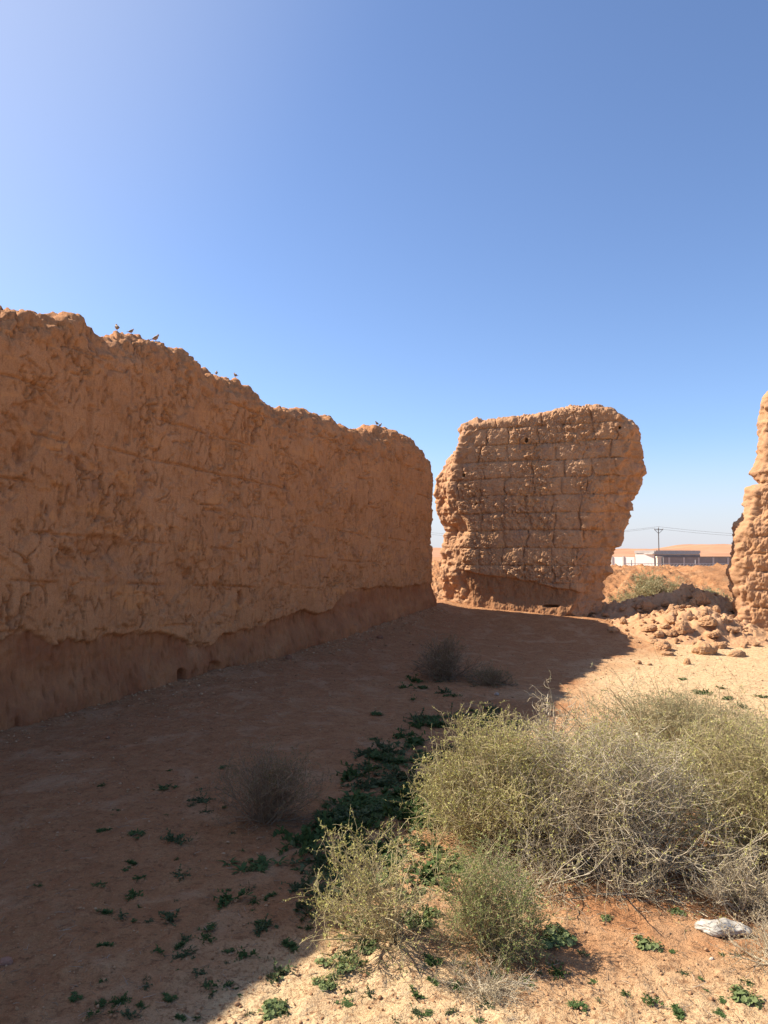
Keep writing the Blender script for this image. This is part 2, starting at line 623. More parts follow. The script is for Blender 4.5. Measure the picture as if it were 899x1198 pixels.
def long_wall():
    us = []
    L0, L1 = -11.5, U_END - .12
    u = L0
    while u < L1:
        us.append(u)
        u += .2 if u < -2.2 else .0125 if u < 4 else .016
    us = (np.array(us + [L1]) - L0) / (L1 - L0)

    def ztop(u):
        return np.interp(u, cu, cz) + .05 * fbm(u * 2.3, 0, 0, 3, 70) + .02 * perlin(u * 9, 0, 0, 71)

    def W(s, t):
        u = L0 + (L1 - L0) * s
        e = np.clip((L1 - u) / .5, 0, 1)
        return W1 * (.45 + .55 * np.sqrt(np.clip(1 - (1 - e) ** 2, 0, 1)))
    endf = lambda t: L1 + .05 * perlin(np.array(t * 9.), 2.2, 0, 72) + .04 * math.sin(t * 7 + 1)
    P, n, nc = loft_wall(us, lambda t: L0, endf, -.35, ztop, W, 30, 290, 18, capfrac=.36)

    def disp(P, nrm):
        u, w, z = P[..., 0], P[..., 1], P[..., 2]
        wu = u + .05 * fbm(u * 1.4, z * 1.4, w, 3, 80)
        wz = z + .05 * fbm(u * 1.4, z * 1.4, w, 3, 81)
        d = .06 * fbm(u * .5, z * .6, w, 2, 82)
        low = np.interp(u, [-12, -1, 0, .35, .6, 2.0, 2.2, 2.6, 2.9, 3.1, 3.6, 4.2, 4.9, 5.2, 5.7, 6.1, 7.2, 8.2, 9.3],
                        [.9, .85, .84, .92, .78, .77, .7, .55, .5, .63, .66, .74, .82, .72, .8, 1.02, 1.06, 1.02, 1.08])
        low = low + .06 * fbm(u * 2.2, z * 1.5, 0, 4, 83) + .07 * fbm(u * 7, z * 4, 0, 4, 84)
        body = sstep(-.012, .02, z - low)                      # 1 above the worn foot
        core = 1 - body
        topz = np.interp(u, cu, cz)
        crest = sstep(.75, .15, topz - z)
        # plaster flakes in two coats
        fl = fbm(wu * 1.7, wz * 1.5, w, 5, 85, gain=.55)
        coat = .018 * sstep(-.004, .004, fl)
        for sx_, sz_, sd_, dp_, th_ in ((1.5, 1.2, 301, .035, .30), (3.2, 2.1, 302, .026, .30), (6.5, 4.2, 303, .018, .34)):
            wx2 = wu * sx_ + .22 * fbm(u * sx_ * 2.5, z * sx_ * 2.5, w, 3, sd_ + 10)
            wz2 = wz * sz_ + .22 * fbm(u * sx_ * 2.5, z * sx_ * 2.5, w + 5, 3, sd_ + 20)
            f1_, f2_, id_ = worley(wx2, wz2, None, sd_)
            coat = coat - dp_ * sstep(0, .05, f2_ - f1_) * (id_ < th_) + dp_ * .35 * (id_ - .5)
        # vertical rain runnels
        run = .012 * fbm(wu * 7.0, z * .7, w, 4, 88, ridged=True) + .008 * fbm(wu * 14, z * 2.2, w, 2, 89)
        # cracks between drying plates
        F1, F2, ID = worley(wu * 3.6 + .9 * fbm(u * 2.5, z * 2.5, w, 3, 90), wz * 1.7 + .5 * fbm(u * 4, z * 4, w, 3, 190), None, 91)
        cm = sstep(.02, .22, fbm(u * 1.9, z * 1.9, 3, 4, 92))
        crack = -.075 * sstep(.06, .0, F2 - F1) * (.04 + .96 * cm)
        F1, F2, ID2 = worley(wu * 7.5 + .8 * fbm(u * 5, z * 5, w, 2, 191), wz * 3.4, None, 93)
        cm2 = sstep(.05, .3, fbm(u * 1.3, z * 1.3, 8, 3, 94))
        crack = crack - .05 * sstep(.09, .0, F2 - F1) * cm2
        crack = crack + .012 * (ID - .5) + .006 * (ID2 - .5)
        # lift lines of the building courses
        zc = (z + .055 * u + .035 * fbm(u * 1.2, 0, 0, 3, 95)) / .47
        fz = np.abs(zc - np.round(zc)) * .47
        line = -.05 * np.exp(-(fz / .010) ** 2) * sstep(-.08, .15, fbm(u * 1.6, np.round(zc) * 3.1, 0, 3, 96))
        line = line + .012 * (((np.round(zc - .5)) % 2) - .5) * 0
        grit = .007 * fbm(u * 18, z * 18, w * 18, 3, 97)
        pits = -.06 * sstep(.04, .0, np.abs(fbm(wu * 4.2, z * 1.0, 1, 3, 98))) * sstep(.02, .2, fbm(u * 2.3, z * 2.3, 0, 3, 99))
        pits = pits - .048 * sstep(.05, .0, np.abs(fbm(wu * 9.5, z * 2.6, 4, 3, 192))) * sstep(.05, .22, fbm(u * 2.6, z * 2.6, 6, 3, 193))
        pits = pits - .04 * sstep(.03, .0, np.abs(fbm(u * 1.6, wz * 4.2, 2, 4, 194))) * sstep(.05, .2, fbm(u * 2, z * 2, 9, 3, 195))
        face = .82 * (coat + run + crack + line + pits) * body
        foot = (-.06 - .05 * sstep(-.2, .3, fbm(u * 1.1, 5., 0, 2, 112)) + .045 * fbm(u * 8, z * 1.6, w, 4, 100) + .03 * fbm(u * 20, z * 3, w, 3, 111, ridged=True) + .03 * fbm(u * 2.5, z * 3, w, 3, 101, ridged=True)
                - .04 * sstep(.2, .02, worley(u * 8, z * 2.2, None, 102)[0]) + .10 * sstep(.45, .05, z - G0(O1[0] + E1[0] * u + N1[0] * .5, O1[1] + E1[1] * u + N1[1] * .5))) * core
        d = d + face + foot + grit
        # crumbling crest and far end
        F1c, F2c, IDc = worley(u * 5, z * 5, w * 5, 103)
        d = d + crest * (.11 * fbm(u * 2.2, z * 2.2, w * 2.2, 4, 104) + .08 * (.45 - F1c) + .035 * fbm(u * 13, z * 13, w * 13, 3, 105))
        end = sstep(.7, .1, U_END - u)
        d = d + end * (.07 * fbm(u * 2.5, z * 1.8, w * 2.5, 4, 106) + .04 * fbm(u * 9, z * 6, w * 9, 3, 107))
        front = sstep(.0, .25, w)
        d = d + front * dents(u, z, [(1.15, 1.72, .34, .13, .06), (1.0, 1.55, .2, .12, .05), (1.5, 1.62, .22, .16, .04), (.72, 1.62, .1, .1, .07), (2.30, .22, .07, .09, .13), (3.4, 1.08, .07, .10, .09),
                                     (2.42, 1.42, .05, .07, .07), (2.9, .25, .12, .07, .07), (6.2, 2.45, .05, .16, .07), (6.35, 2.2, .03, .2, .06), (7.9, .75, .035, .09, .08), (5.6, 2.5, .06, .06, .05),
                                     (.2, 2.6, .05, .12, .05), (.95, 3.0, .04, .2, .04), (4.6, 1.9, .05, .12, .05)])
        tone = core * .65 * (.85 + .9 * fbm(u * 2, z * 2, 0, 3, 108)) * front
        return d, np.clip(tone, 0, 1), 0 * d
    return finish_wall('mud_wall', P, n, nc, disp, O1, E1, N1, M['wall_long'],
                       'long shaded mud wall on the left with a crumbling crest and a worn dark foot')


wall_long = long_wall()

# --- the cross wall: a broken slab of coursed mud lumps
W2 = .46
O2 = FB - N2 * W2


def prof(px, P, E):
    a = np.array([hit(x, y, P, E) for x, y in px])
    return a[:, 0], a[:, 1]


def block_disp(u, w, z, seed, tilt=0., ch=.355):
    """coursed lumps of mud pressed together: joints, pillowed faces, knobbly skin"""
    zc = (z + tilt * u + .045 * fbm(u * 1.1, z * .8, 0, 3, seed)) / ch
    row = np.floor(zc)
    fz = zc - row
    off = ((row * 7.31) % 1.) * 2.7
    ub = u / .5 + off + .30 * fbm(u * 1.5, z * 1.9, 0, 3, seed + 1) + .16 * perlin(u * .8, row * 5.3, 0, seed + 2) * 2
    col = np.floor(ub)
    fu = ub - col
    hid = (_hash(col, row, np.zeros_like(col), seed) & np.uint32(1023)) / 1023.
    dz = np.minimum(fz, 1 - fz) * ch
    du = np.minimum(fu, 1 - fu) * .56
    mz = .45 + .55 * sstep(-.2, .2, fbm(u * 1.2, row * 2.3, 0, 2, seed + 3))
    mu = .4 + .6 * sstep(-.1, .25, fbm(u * 2.2, z * 2.2, 0, 2, seed + 4))
    rz = dz + .03 * fbm(u * 9, z * 9, 0, 2, seed + 5)
    ru = du + .03 * fbm(u * 9, z * 9, 4, 2, seed + 6)
    joint = -.035 * np.exp(-(np.maximum(rz, 0) / .012) ** 2) * mz - .04 * np.exp(-(np.maximum(ru, 0) / .015) ** 2) * mu
    pil = .036 * np.sqrt(np.clip(np.minimum(rz, ru * 1.1) / .11, 0, 1)) * (.4 + .6 * np.minimum(mz, mu))
    F1, F2, _ = worley(u * 13, z * 13, w * 13, seed + 7)
    F1b, _, _ = worley(u * 27, z * 27, w * 27, seed + 8)
    F1d, _, _ = worley(u * 7.5, z * 7.5, w * 7.5, seed + 9)
    knob = .034 * (.5 - F1d) + .040 * (.5 - F1) + .036 * (.5 - F1b) + .03 * fbm(u * 9, z * 9, w * 9, 4, seed + 12, gain=.65) + .016 * (.5 - F1d) + .012 * fbm(u * 30, z * 30, w * 30, 2, seed + 10)
    return joint + pil + .020 * (hid - .5), knob, hid


def cross_wall():
    top_px = [(536, 510), (545, 500), (560, 494), (580, 492), (605, 490), (625, 486), (645, 481), (668, 477), (690, 476), (702, 475), (716, 479), (728, 487), (742, 497), (754, 508), (757, 520)]
    tu, tz = prof(top_px, O2, E2)
    lx = [(545, 500), (540, 512), (533, 527), (522, 545), (513, 560), (510, 575), (511, 592), (515, 606), (523, 616), (524, 626), (520, 640), (518, 660), (518, 680), (522, 698), (526, 712)]
    lu, lz = prof(lx, O2, E2)
    rx = [(752, 505), (756, 515), (757, 545), (750, 570), (741, 592), (738, 603), (741, 608), (735, 622), (728, 640), (722, 655), (716, 672), (711, 690), (706, 708), (703, 726)]
    ru, rz_ = prof(rx, O2, E2)
    zb, zt = -.2, 4.1

    def uL(t):
        z = zb + (zt - zb) * t
        return np.interp(z, lz[::-1], lu[::-1]) + .10

    def uR(t):
        z = zb + (zt - zb) * t
        return np.interp(z, rz_[::-1], ru[::-1]) - .10
    us = np.linspace(0, 1, 400)

    def ztop(u):
        return np.interp(u, tu, tz) + .018 * fbm(u * 4, 0, 0, 3, 120)

    def W(s, t):
        el = np.clip(s / np.interp(t, [0, .3, .55, .8, 1], [.2, .18, .14, .10, .03]), 0, 1)
        er = np.clip((1 - s) / np.interp(t, [0, .15, .3, .55, .8, 1], [.07, .10, .17, .19, .09, .02]), 0, 1)
        return W2 * np.minimum(.30 + .70 * el ** .9, .15 + .85 * er)
    P, n, nc = loft_wall(us, uL, uR, zb, ztop, W, 18, 410, 22, capfrac=.16)

    def disp(P, nrm):
        u, w, z = P[..., 0], P[..., 1], P[..., 2]
        L = np.interp(z, lz[::-1], lu[::-1]); Rr = np.interp(z, rz_[::-1], ru[::-1])
        le = sstep(.60, .42, u - L + .15 * fbm(u * 2, z * 2, 0, 2, 130))
        re = sstep(.56, .42, Rr - u - .35 * sstep(.7, .1, z) + .15 * fbm(u * 2, z * 2, 5, 2, 131))
        brk = np.maximum(le, re) * sstep(-.4, .0, w + .2)
        brk = np.maximum(brk, sstep(.2, -.1, w))
        blocks, knob, hid = block_disp(u, w, z, 140)
        line = np.interp(u, [-.2, .5, .9, 1.4, 1.9, 2.4, 2.9, 3.6], [1.42, 1.30, 1.20, 1.16, 1.07, .95, .86, .80]) + .05 * fbm(u * 2.5, 0, 0, 3, 132)
        body = sstep(-.015, .025, z - line)
        sk = .45 + .75 * sstep(-.15, .2, fbm(u * 1.3, z * 1.3, 0, 3, 133))
        up = sstep(1.0, 1.7, z)
        d = .05 * fbm(u * .8, z * .8, w, 2, 134)
        d = d + (1 - brk) * body * (blocks * (.75 + .25 * up) + knob * sk)
        foot = -.045 + .05 * fbm(u * 3.5, z * 2.0, w, 4, 135) + .03 * fbm(u * 11, z * 6, w, 3, 136) + .35 * knob + .14 * sstep(.85, .35, z)
        d = d + (1 - brk) * (1 - body) * foot
        F1, F2, ID = worley(u * 3.6, z * 2.6, w * 3.6, 137)
        F1b, _, _ = worley(u * 8, z * 7, w * 8, 138)
        rag = .15 * fbm(u * 1.7, z * 1.5, w * 1.7, 4, 139, ridged=True) + .09 * (.5 - F1) + .05 * (.5 - F1b) + .05 * (ID - .5) + .018 * fbm(u * 18, z * 18, w * 18, 3, 150)
        d = d + brk * (rag - .05)
        # half-lost ledges on the broken ends follow the courses
        zc = z / .355
        d = d - brk * .025 * np.exp(-((zc - np.round(zc)) * .355 / .03) ** 2)
        hx = [(616, 515, .03, .045), (725, 500, .02, .022), (543, 556, .035, .03), (557, 590, .022, .025), (692, 721, .08, .04), (645, 709, .14, .025)]
        sp = []
        for x, y, a, b in hx:
            hu, hz = hit(x, y, FB, E2)
            sp.append((hu, hz, a, b, .2))
        d = d + sstep(.0, .2, w) * dents(u, z, sp)
        return d, np.clip((1 - body) * (1 - brk) * .85, 0, 1), 0 * d
    return finish_wall('mud_wall', P, n, nc, disp, O2, E2, N2, M['wall_cross'],
                       'freestanding broken mud wall of coursed lumps with a narrow leaning foot')


wall_cross = cross_wall()


def right_wall():
    O2 = FB - N2 * W2 + N2 * .34
    lx = [(893, 462), (890, 470), (891, 490), (889, 520), (886, 538), (880, 549), (885, 557), (891, 564), (876, 570), (874, 577), (876, 590), (872, 602), (863, 617), (858, 632), (856, 648), (857, 668), (859, 690), (861, 712), (862, 735), (864, 752)]
    lu, lz = prof(lx, O2, E2)
    zb, zt = -.2, 4.55
    uR = lambda t: 9.6

    def uL(t):
        z = zb + (zt - zb) * t
        return np.interp(z, lz[::-1], lu[::-1]) + .17
    us = np.concatenate([np.linspace(0, .35, 150), np.linspace(.35, 1, 40)[1:]])

    def ztop(u):
        return 4.62 + .4 * sstep(6, 8, u) + .03 * fbm(u * 4, 0, 0, 3, 160)

    def W(s, t):
        el = np.clip(s / .09, 0, 1)
        return W2 * (.72 + .28 * el ** .7)
    P, n, nc = loft_wall(us, uL, uR, zb, ztop, W, 14, 250, 22, capfrac=.16)

    def disp(P, nrm):
        u, w, z = P[..., 0], P[..., 1], P[..., 2]
        L = np.interp(z, lz[::-1], lu[::-1])
        brk = np.maximum(sstep(.42, .15, u - L), sstep(.2, -.1, w))
        blocks, knob, hid = block_disp(u, w, z, 170, ch=.33)
        d = .07 * fbm(u * .9, z * .9, w, 3, 171)
        d = d + (1 - brk) * (blocks * 1.1 + knob * .8) * sstep(.4, 1., z + .3)
        F1, F2, ID = worley(u * 3.8, z * 3.0, w * 3.8, 172)
        F1b, _, _ = worley(u * 9, z * 8, w * 9, 173)
        d = d + brk * .6 * knob + brk * (.10 * fbm(u * 1.9, z * 1.7, w * 1.9, 4, 174, ridged=True) + .08 * (.5 - F1) + .04 * (.5 - F1b) + .04 * (ID - .5) - .03 + .014 * fbm(u * 18, z * 18, w * 18, 3, 175))
        return d, 0 * d, 0 * d
    return finish_wall('mud_wall', P, n, nc, disp, O2, E2, N2, M['wall_cross'],
                       'sunlit ragged end of a mud wall rising at the right edge')


right_wall()

# ------------------------------------------------------------------ rubble in the breach
def ico(sub):
    import bmesh
    bm = bmesh.new()
    bmesh.ops.create_icosphere(bm, subdivisions=sub, radius=1)
    v = np.array([p.co[:] for p in bm.verts])
    f = np.array([[q.index for q in p.verts] for p in bm.faces])
    bm.free()
    return v, f


ICO = {k: ico(k) for k in (1, 2, 4, 5)}


def unit3(q):
    return q / np.linalg.norm(q)


def clod_vf(seed, sub=4, sq=(1, .85, .75), rough=1.):
    v, f = ICO[sub]
    r = np.random.default_rng(seed)
    o = r.uniform(-50, 50, 3)
    d = .30 * fbm(v[:, 0] * .9 + o[0], v[:, 1] * .9 + o[1], v[:, 2] * .9 + o[2], 3, 5)
    F1, F2, ID = worley(v[:, 0] * 1.5 + o[0], v[:, 1] * 1.5 + o[1], v[:, 2] * 1.5 + o[2], 6)
    # chipped facets: cut by a handful of planes
    for _ in range(9):
        nn = unit3(r.normal(size=3))
        k = r.uniform(.55, .95)
        proj = (v * (1 + d)[:, None]) @ nn
        d = np.where(proj > k, (1 + d) * (k / np.maximum(proj, 1e-3)) ** .8 - 1, d)
    d = d + .16 * (ID - .5) * sstep(0, .12, F2 - F1) - .06 * sstep(.12, 0, F2 - F1)
    if sub >= 4:
        a = worley(v[:, 0] * 4 + o[0], v[:, 1] * 4 + o[1], v[:, 2] * 4 + o[2], 9)[0]
        d = d + rough * (.15 * fbm(v[:, 0] * 3 + o[0], v[:, 1] * 3, v[:, 2] * 3, 5, 7, gain=.65) + .14 * (.5 - a))
    w = v * (1 + d)[:, None] * np.array(sq)
    w[:, 2] = np.maximum(w[:, 2], -.45 * sq[2])        # sits flat
    return w, f


CLODS = []
for s_ in range(9):
    sq_ = [(1, .85, .75), (1, .8, .6), (.9, .8, 1.0), (1, .9, .5), (.8, .7, 1.15), (1, .7, .8), (1, .9, .7), (1, .8, .55), (.95, .85, .85)][s_]
    v_, f_ = clod_vf(300 + s_, 5, sq_)
    me_ = mesh_np('mud_clod', v_, f_)
    me_.materials.append(M['clod'])
    CLODS.append(me_)


def heap_z(x, y):
    """top of the rubble heap lying between the two broken wall ends"""
    u = (x - FB[0]) * E2[0] + (y - FB[1]) * E2[1]
    d = (x - FB[0]) * N2[0] + (y - FB[1]) * N2[1]
    ridge = np.interp(u, [2.6, 3.0, 3.4, 3.8, 4.2, 4.5, 4.75, 5.0, 5.3, 5.7, 6.2], [-.05, .16, .30, .48, .54, .62, .78, .72, .66, .48, -.05])
    c = -.85
    prof_ = np.exp(-(np.abs(d - c) / np.where(d > c, .55, .75)) ** 2)
    apron = .46 * np.exp(-((d - .35) / .75) ** 2) * np.exp(-((u - 4.9) / 1.0) ** 2)
    return ridge * prof_ + apron - .03


def Gr(x, y):
    return np.maximum(G(x, y), G(x, y) + heap_z(np.asarray(x, float), np.asarray(y, float)))


def build_heap():
    us = np.arange(2.3, 6.6, .022)
    ds = np.arange(-2.4, 2.6, .022)
    U, D = np.meshgrid(us, ds)
    X = FB[0] + E2[0] * U + N2[0] * D
    Y = FB[1] + E2[1] * U + N2[1] * D
    h = heap_z(X, Y)
    k = sstep(.02, .2, h)
    F1, F2, ID = worley(U * 3.4, D * 3.4, None, 180)
    F1b, _, IDb = worley(U * 7.5, D * 7.5, None, 181)
    F1c, _, IDc = worley(U * 17, D * 17, None, 182)
    z = G(X, Y) + h - .02 + k * (.12 * ID * sstep(.6, .25, F1) + .07 * IDb * sstep(.55, .2, F1b) - .04) + sstep(-.025, .05, h) * .03 * IDc * sstep(.55, .2, F1c) + .03 * k * fbm(U * 2.5, D * 2.5, 0, 3, 183)
    z = np.where(h < -.027, G(X, Y) - .06, z)
    ny, nx = X.shape
    idx = np.arange(nx * ny).reshape(ny, nx)
    Q = np.stack([idx[:-1, :-1], idx[:-1, 1:], idx[1:, 1:], idx[1:, :-1]], -1).reshape(-1, 4)
    V = np.stack([X.ravel(), Y.ravel(), z.ravel()], 1)
    base = np.array([5.2, 14.0, .2])
    o = link('rubble_heap', mesh_np('rubble_heap', V - base, Q), M['clod'], loc=base)
    tag(o, 'heap of fallen mud rubble filling the breach between the broken wall ends', 'rubble heap', kind='stuff')


build_heap()


def heap_hit(px, py):
    d = ray(px, py)
    ks = np.linspace(9, 18, 3000)
    p = CAM[None] + d[None] * ks[:, None]
    b = p[:, 2] < Gr(p[:, 0], p[:, 1])
    i = int(np.argmax(b)) if b.any() else None
    return None if i is None else np.array([p[i, 0], p[i, 1], float(Gr(p[i, 0], p[i, 1]))])


# measured from the photograph: base point, width in pixels, label
big = [
    (718, 739, 14, 6, 'round mud clod standing by itself nearest the broken cross wall foot'),
    (799, 738, 21, 2, 'tall rounded mud boulder in the sunlit middle of the rubble'),
    (785, 727, 14, 5, 'mud boulder perched at the shadow edge behind the tall rounded one'),
    (776, 760, 20, 8, 'pointed sunlit clod with a black shadow on its right'),
    (781, 766, 14, 3, 'flat clod lying in front of the pointed sunlit clod'),
    (804, 777, 11, 4, 'upright peaked clod out on the open sand ahead of the rubble'),
    (747, 777, 9, 8, 'small brown clod left of the upright peaked clod on open sand'),
    (761, 778, 6, 7, 'little round pebble-like clod beside the small brown one on open sand'),
    (825, 765, 27, 0, 'largest broad clod at the front of the rubble'),
    (863, 768, 19, 1, 'broad clod at the foot of the right wall end'),
    (843, 757, 16, 6, 'blocky clod behind and right of the largest front clod'),
    (836, 744, 18, 3, 'low flat clod under the shaded heap, right of the tall boulder'),
    (760, 737, 17, 1, 'wide low clod at the left edge of the sunlit rubble'),
    (828, 730, 20, 0, 'big clod half in shade on the slope of the heap'),
    (848, 727, 13, 5, 'shaded clod next to the right wall end'),
    (857, 738, 13, 6, 'clod leaning at the foot of the right wall end shadow'),
    (855, 712, 14, 2, 'dark clod high on the heap against the right wall'),
    (759, 712, 20, 0, 'dark square block on the left crest of the heap'),
    (819, 704, 22, 2, 'dark pointed block at the top of the heap'),
    (800, 702, 13, 5, 'dark block just left of the heap top'),
    (780, 707, 16, 1, 'low dark block on the heap crest beside the square block'),
    (729, 713, 10, 6, 'dark lump at the left tail of the heap'),
    (771, 744, 12, 8, 'sunlit clod between the wide low clod and the pointed one'),
    (764, 752, 12, 7, 'sunlit clod just left of the pointed clod'),
    (790, 740, 10, 6, 'small clod tucked at the left foot of the tall rounded boulder'),
]
spots = []
for i, (px, py, wpx, proto, lab) in enumerate(big):
    P = heap_hit(px, py)
    if P is None:
        P = ground_at(px, py)
    sc_ = .56 * wpx / scale_at(P)
    o = link('mud_clod', CLODS[proto], None, loc=(P[0], P[1], P[2] + .10 * sc_))
    o.scale = (sc_, sc_, sc_)
    o.rotation_euler = (rng.uniform(-.2, .2), rng.uniform(-.2, .2), rng.uniform(0, 6.28))
    tag(o, lab, 'clod', 'mud clods of the rubble')
    spots.append((px, py))
for i in range(230):
    # little clods strewn over the sunlit apron and the heap
    u = rng.normal(4.6, .75)
    d = rng.uniform(-.5, 1.5) if i < 185 else rng.uniform(-1.2, .0)
    if u > 6.0 or u < 2.9 + max(0, d - .5) * .8:
        continue
    x, y = FB + E2 * u + N2 * d
    s = rng.choice([.022, .035, .05, .07, .095], p=[.3, .3, .22, .12, .06])
    o = link('mud_clod', CLODS[rng.integers(9)], None, loc=(x, y, float(Gr(x, y)) + .15 * s))
    o.scale = (s, s, s * rng.uniform(.7, 1.1))
    o.rotation_euler = (rng.uniform(-.4, .4), rng.uniform(-.4, .4), rng.uniform(0, 6.28))
    tag(o, 'small loose clod strewn among the bigger lumps of the rubble', 'clod', 'small clods of the rubble')

# ------------------------------------------------------------------ gravel and litter on the ground (beyond counting)
def scatter_gravel():
    v, f = ICO[2]
    protos = [clod_vf(400 + i, 2, (1, .8, .6), 0)[0] for i in range(8)]
    N = 16000
    # even in the picture: density falls with distance
    Y = 2.3 + 10.7 * rng.random(N) ** 1.7
    X = (rng.random(N) * 2 - 1) * (.58 * Y + .1)
    d1 = (X - FA[0]) * N1[0] + (Y - FA[1]) * N1[1]
    ok = d1 > .1
    X, Y = X[ok], Y[ok]
    n2 = 2600
    uu = rng.uniform(-1.5, 9.4, n2); dd = .03 + .28 * rng.exponential(1, n2)
    X = np.concatenate([X, FA[0] + E1[0] * uu + N1[0] * dd]); Y = np.concatenate([Y, FA[1] + E1[1] * uu + N1[1] * dd])
    foot_bits = np.concatenate([np.zeros(len(X) - n2), np.ones(n2)])
    N = len(X)
    S = .002 + .0019 * rng.exponential(1, N).clip(0, 4.5) * (.7 + .12 * Y) * (1 + .6 * foot_bits)
    Z = G(X, Y) + S * .2
    a = rng.uniform(0, 6.28, N)
    pi = rng.integers(8, size=N)
    base = np.array(protos)[pi]
    c, s = np.cos(a)[:, None], np.sin(a)[:, None]
    V = np.stack([base[..., 0] * c - base[..., 1] * s, base[..., 0] * s + base[..., 1] * c, base[..., 2]], -1) * S[:, None, None] + np.stack([X, Y, Z], 1)[:, None, :]
    Fq = (f[None] + (np.arange(N) * len(v))[:, None, None]).reshape(-1, 3)
    m = leaf_mat('gravel_bits', (.22, .11, .05), (.42, .235, .12), 0, 3., (.50, .33, .19))
    o = link('gravel', mesh_np('gravel', V.reshape(-1, 3), Fq), m)
    tag(o, 'crumbs of mud and gravel scattered over the soil', 'gravel', kind='stuff')


scatter_gravel()


def scatter_litter():
    N = 7000
    Y = 2.3 + 7 * rng.random(N) ** 1.6
    X = rng.uniform(-.6, .62, N) * Y
    keep = (rng.random(N) < .45) | (np.hypot((X - 1.3) / 1.5, (Y - 3.7) / 1.4) < 1)
    X, Y = X[keep], Y[keep]
    N = len(X)
    L = rng.uniform(.012, .06, N) * (.6 + .12 * Y)
    a = rng.uniform(0, 6.28, N)
    P0 = np.stack([X, Y, G(X, Y) + .004], 1)
    d = np.stack([np.cos(a), np.sin(a), rng.uniform(0, .15, N)], 1)
    P1 = P0 + d * L[:, None] * .5 + rng.normal(0, .003, (N, 3))
    P2 = P1 + d * L[:, None] * .5 + rng.normal(0, .004, (N, 3))
    P1[:, 2] = np.maximum(P1[:, 2], G(P1[:, 0], P1[:, 1]) + .003); P2[:, 2] = np.maximum(P2[:, 2], G(P2[:, 0], P2[:, 1]) + .002)
    v, q = tubes(np.stack([P0, P1, P2], 1), np.full(N, .0013), np.full(N, .0007))
    m = leaf_mat('twig_litter', (.10, .055, .03), (.30, .22, .15), 0, 3., (.5, .42, .32))
    tag(link('litter', mesh_np('litter', v, q), m), 'bits of dry twig littering the soil round the bushes', 'twig litter', kind='stuff')


scatter_litter()

# ------------------------------------------------------------------ shrubs
def unit(v):
    return v / (np.linalg.norm(v, axis=-1, keepdims=True) + 1e-9)


def grow(P, D, L, k, wig, up, r, env=None):
    pts = [P]
    d = D
    step = (L / (k - 1))[:, None]
    for _ in range(k - 1):
        d = unit(d + r.normal(0, wig, d.shape) + np.array([0, 0, up]))
        P = P + d * step
        pts.append(P)
    return np.stack(pts, 1)


def sample(Pl, n, lo, hi, r):
    i = r.integers(len(Pl), size=n)
    k = Pl.shape[1]
    t = r.uniform(lo, hi, n) * (k - 1)
    j = np.minimum(t.astype(int), k - 2)
    f = (t - j)[:, None]
    a, b = Pl[i, j], Pl[i, j + 1]
    return a + (b - a) * f, unit(b - a)


def leaves_vf(P, T, L, Wd, r, flat=0.):
    """small two-quad folded leaves standing off the twig"""
    n = len(P)
    D = unit(T * .6 + r.normal(0, .8, (n, 3)) + np.array([0, 0, .25]))
    S = unit(np.cross(D, r.normal(0, 1, (n, 3)) + np.array([0, 0, flat])))
    Nn = np.cross(D, S)
    L = L[:, None]; Wd = Wd[:, None]
    a = P
    b = P + D * L * .5 + S * Wd * .5 + Nn * Wd * .15
    c = P + D * L
    d = P + D * L * .5 - S * Wd * .5 + Nn * Wd * .15
    V = np.stack([a, b, c, d], 1).reshape(-1, 3)
    Q = np.arange(n * 4).reshape(n, 4)
    return V, Q


TW = {
    'dead': leaf_mat('dead_twigs', (.29, .235, .15), (.50, .42, .29), 0, 5., (.68, .60, .45)),
    'olive': leaf_mat('olive_twigs', (.30, .235, .125), (.42, .345, .19), 0, 5., (.52, .44, .27)),
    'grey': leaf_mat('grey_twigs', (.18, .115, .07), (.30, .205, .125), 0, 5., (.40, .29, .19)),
}
LF = {
    'olive': leaf_mat('olive_leaves', (.36, .35, .10), (.52, .495, .175), .3, 6., (.63, .585, .27)),
    'green': leaf_mat('green_leaves', (.17, .22, .07), (.27, .32, .11), .3, 6., (.38, .40, .17)),
    'straw': leaf_mat('straw_leaves', (.34, .26, .14), (.46, .37, .21), .25, 6., (.56, .47, .30)),
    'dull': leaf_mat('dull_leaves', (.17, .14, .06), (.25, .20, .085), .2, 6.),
    'sage': leaf_mat('sage_leaves', (.29, .29, .15), (.39, .38, .21), .25, 3., (.48, .45, .27)),
}


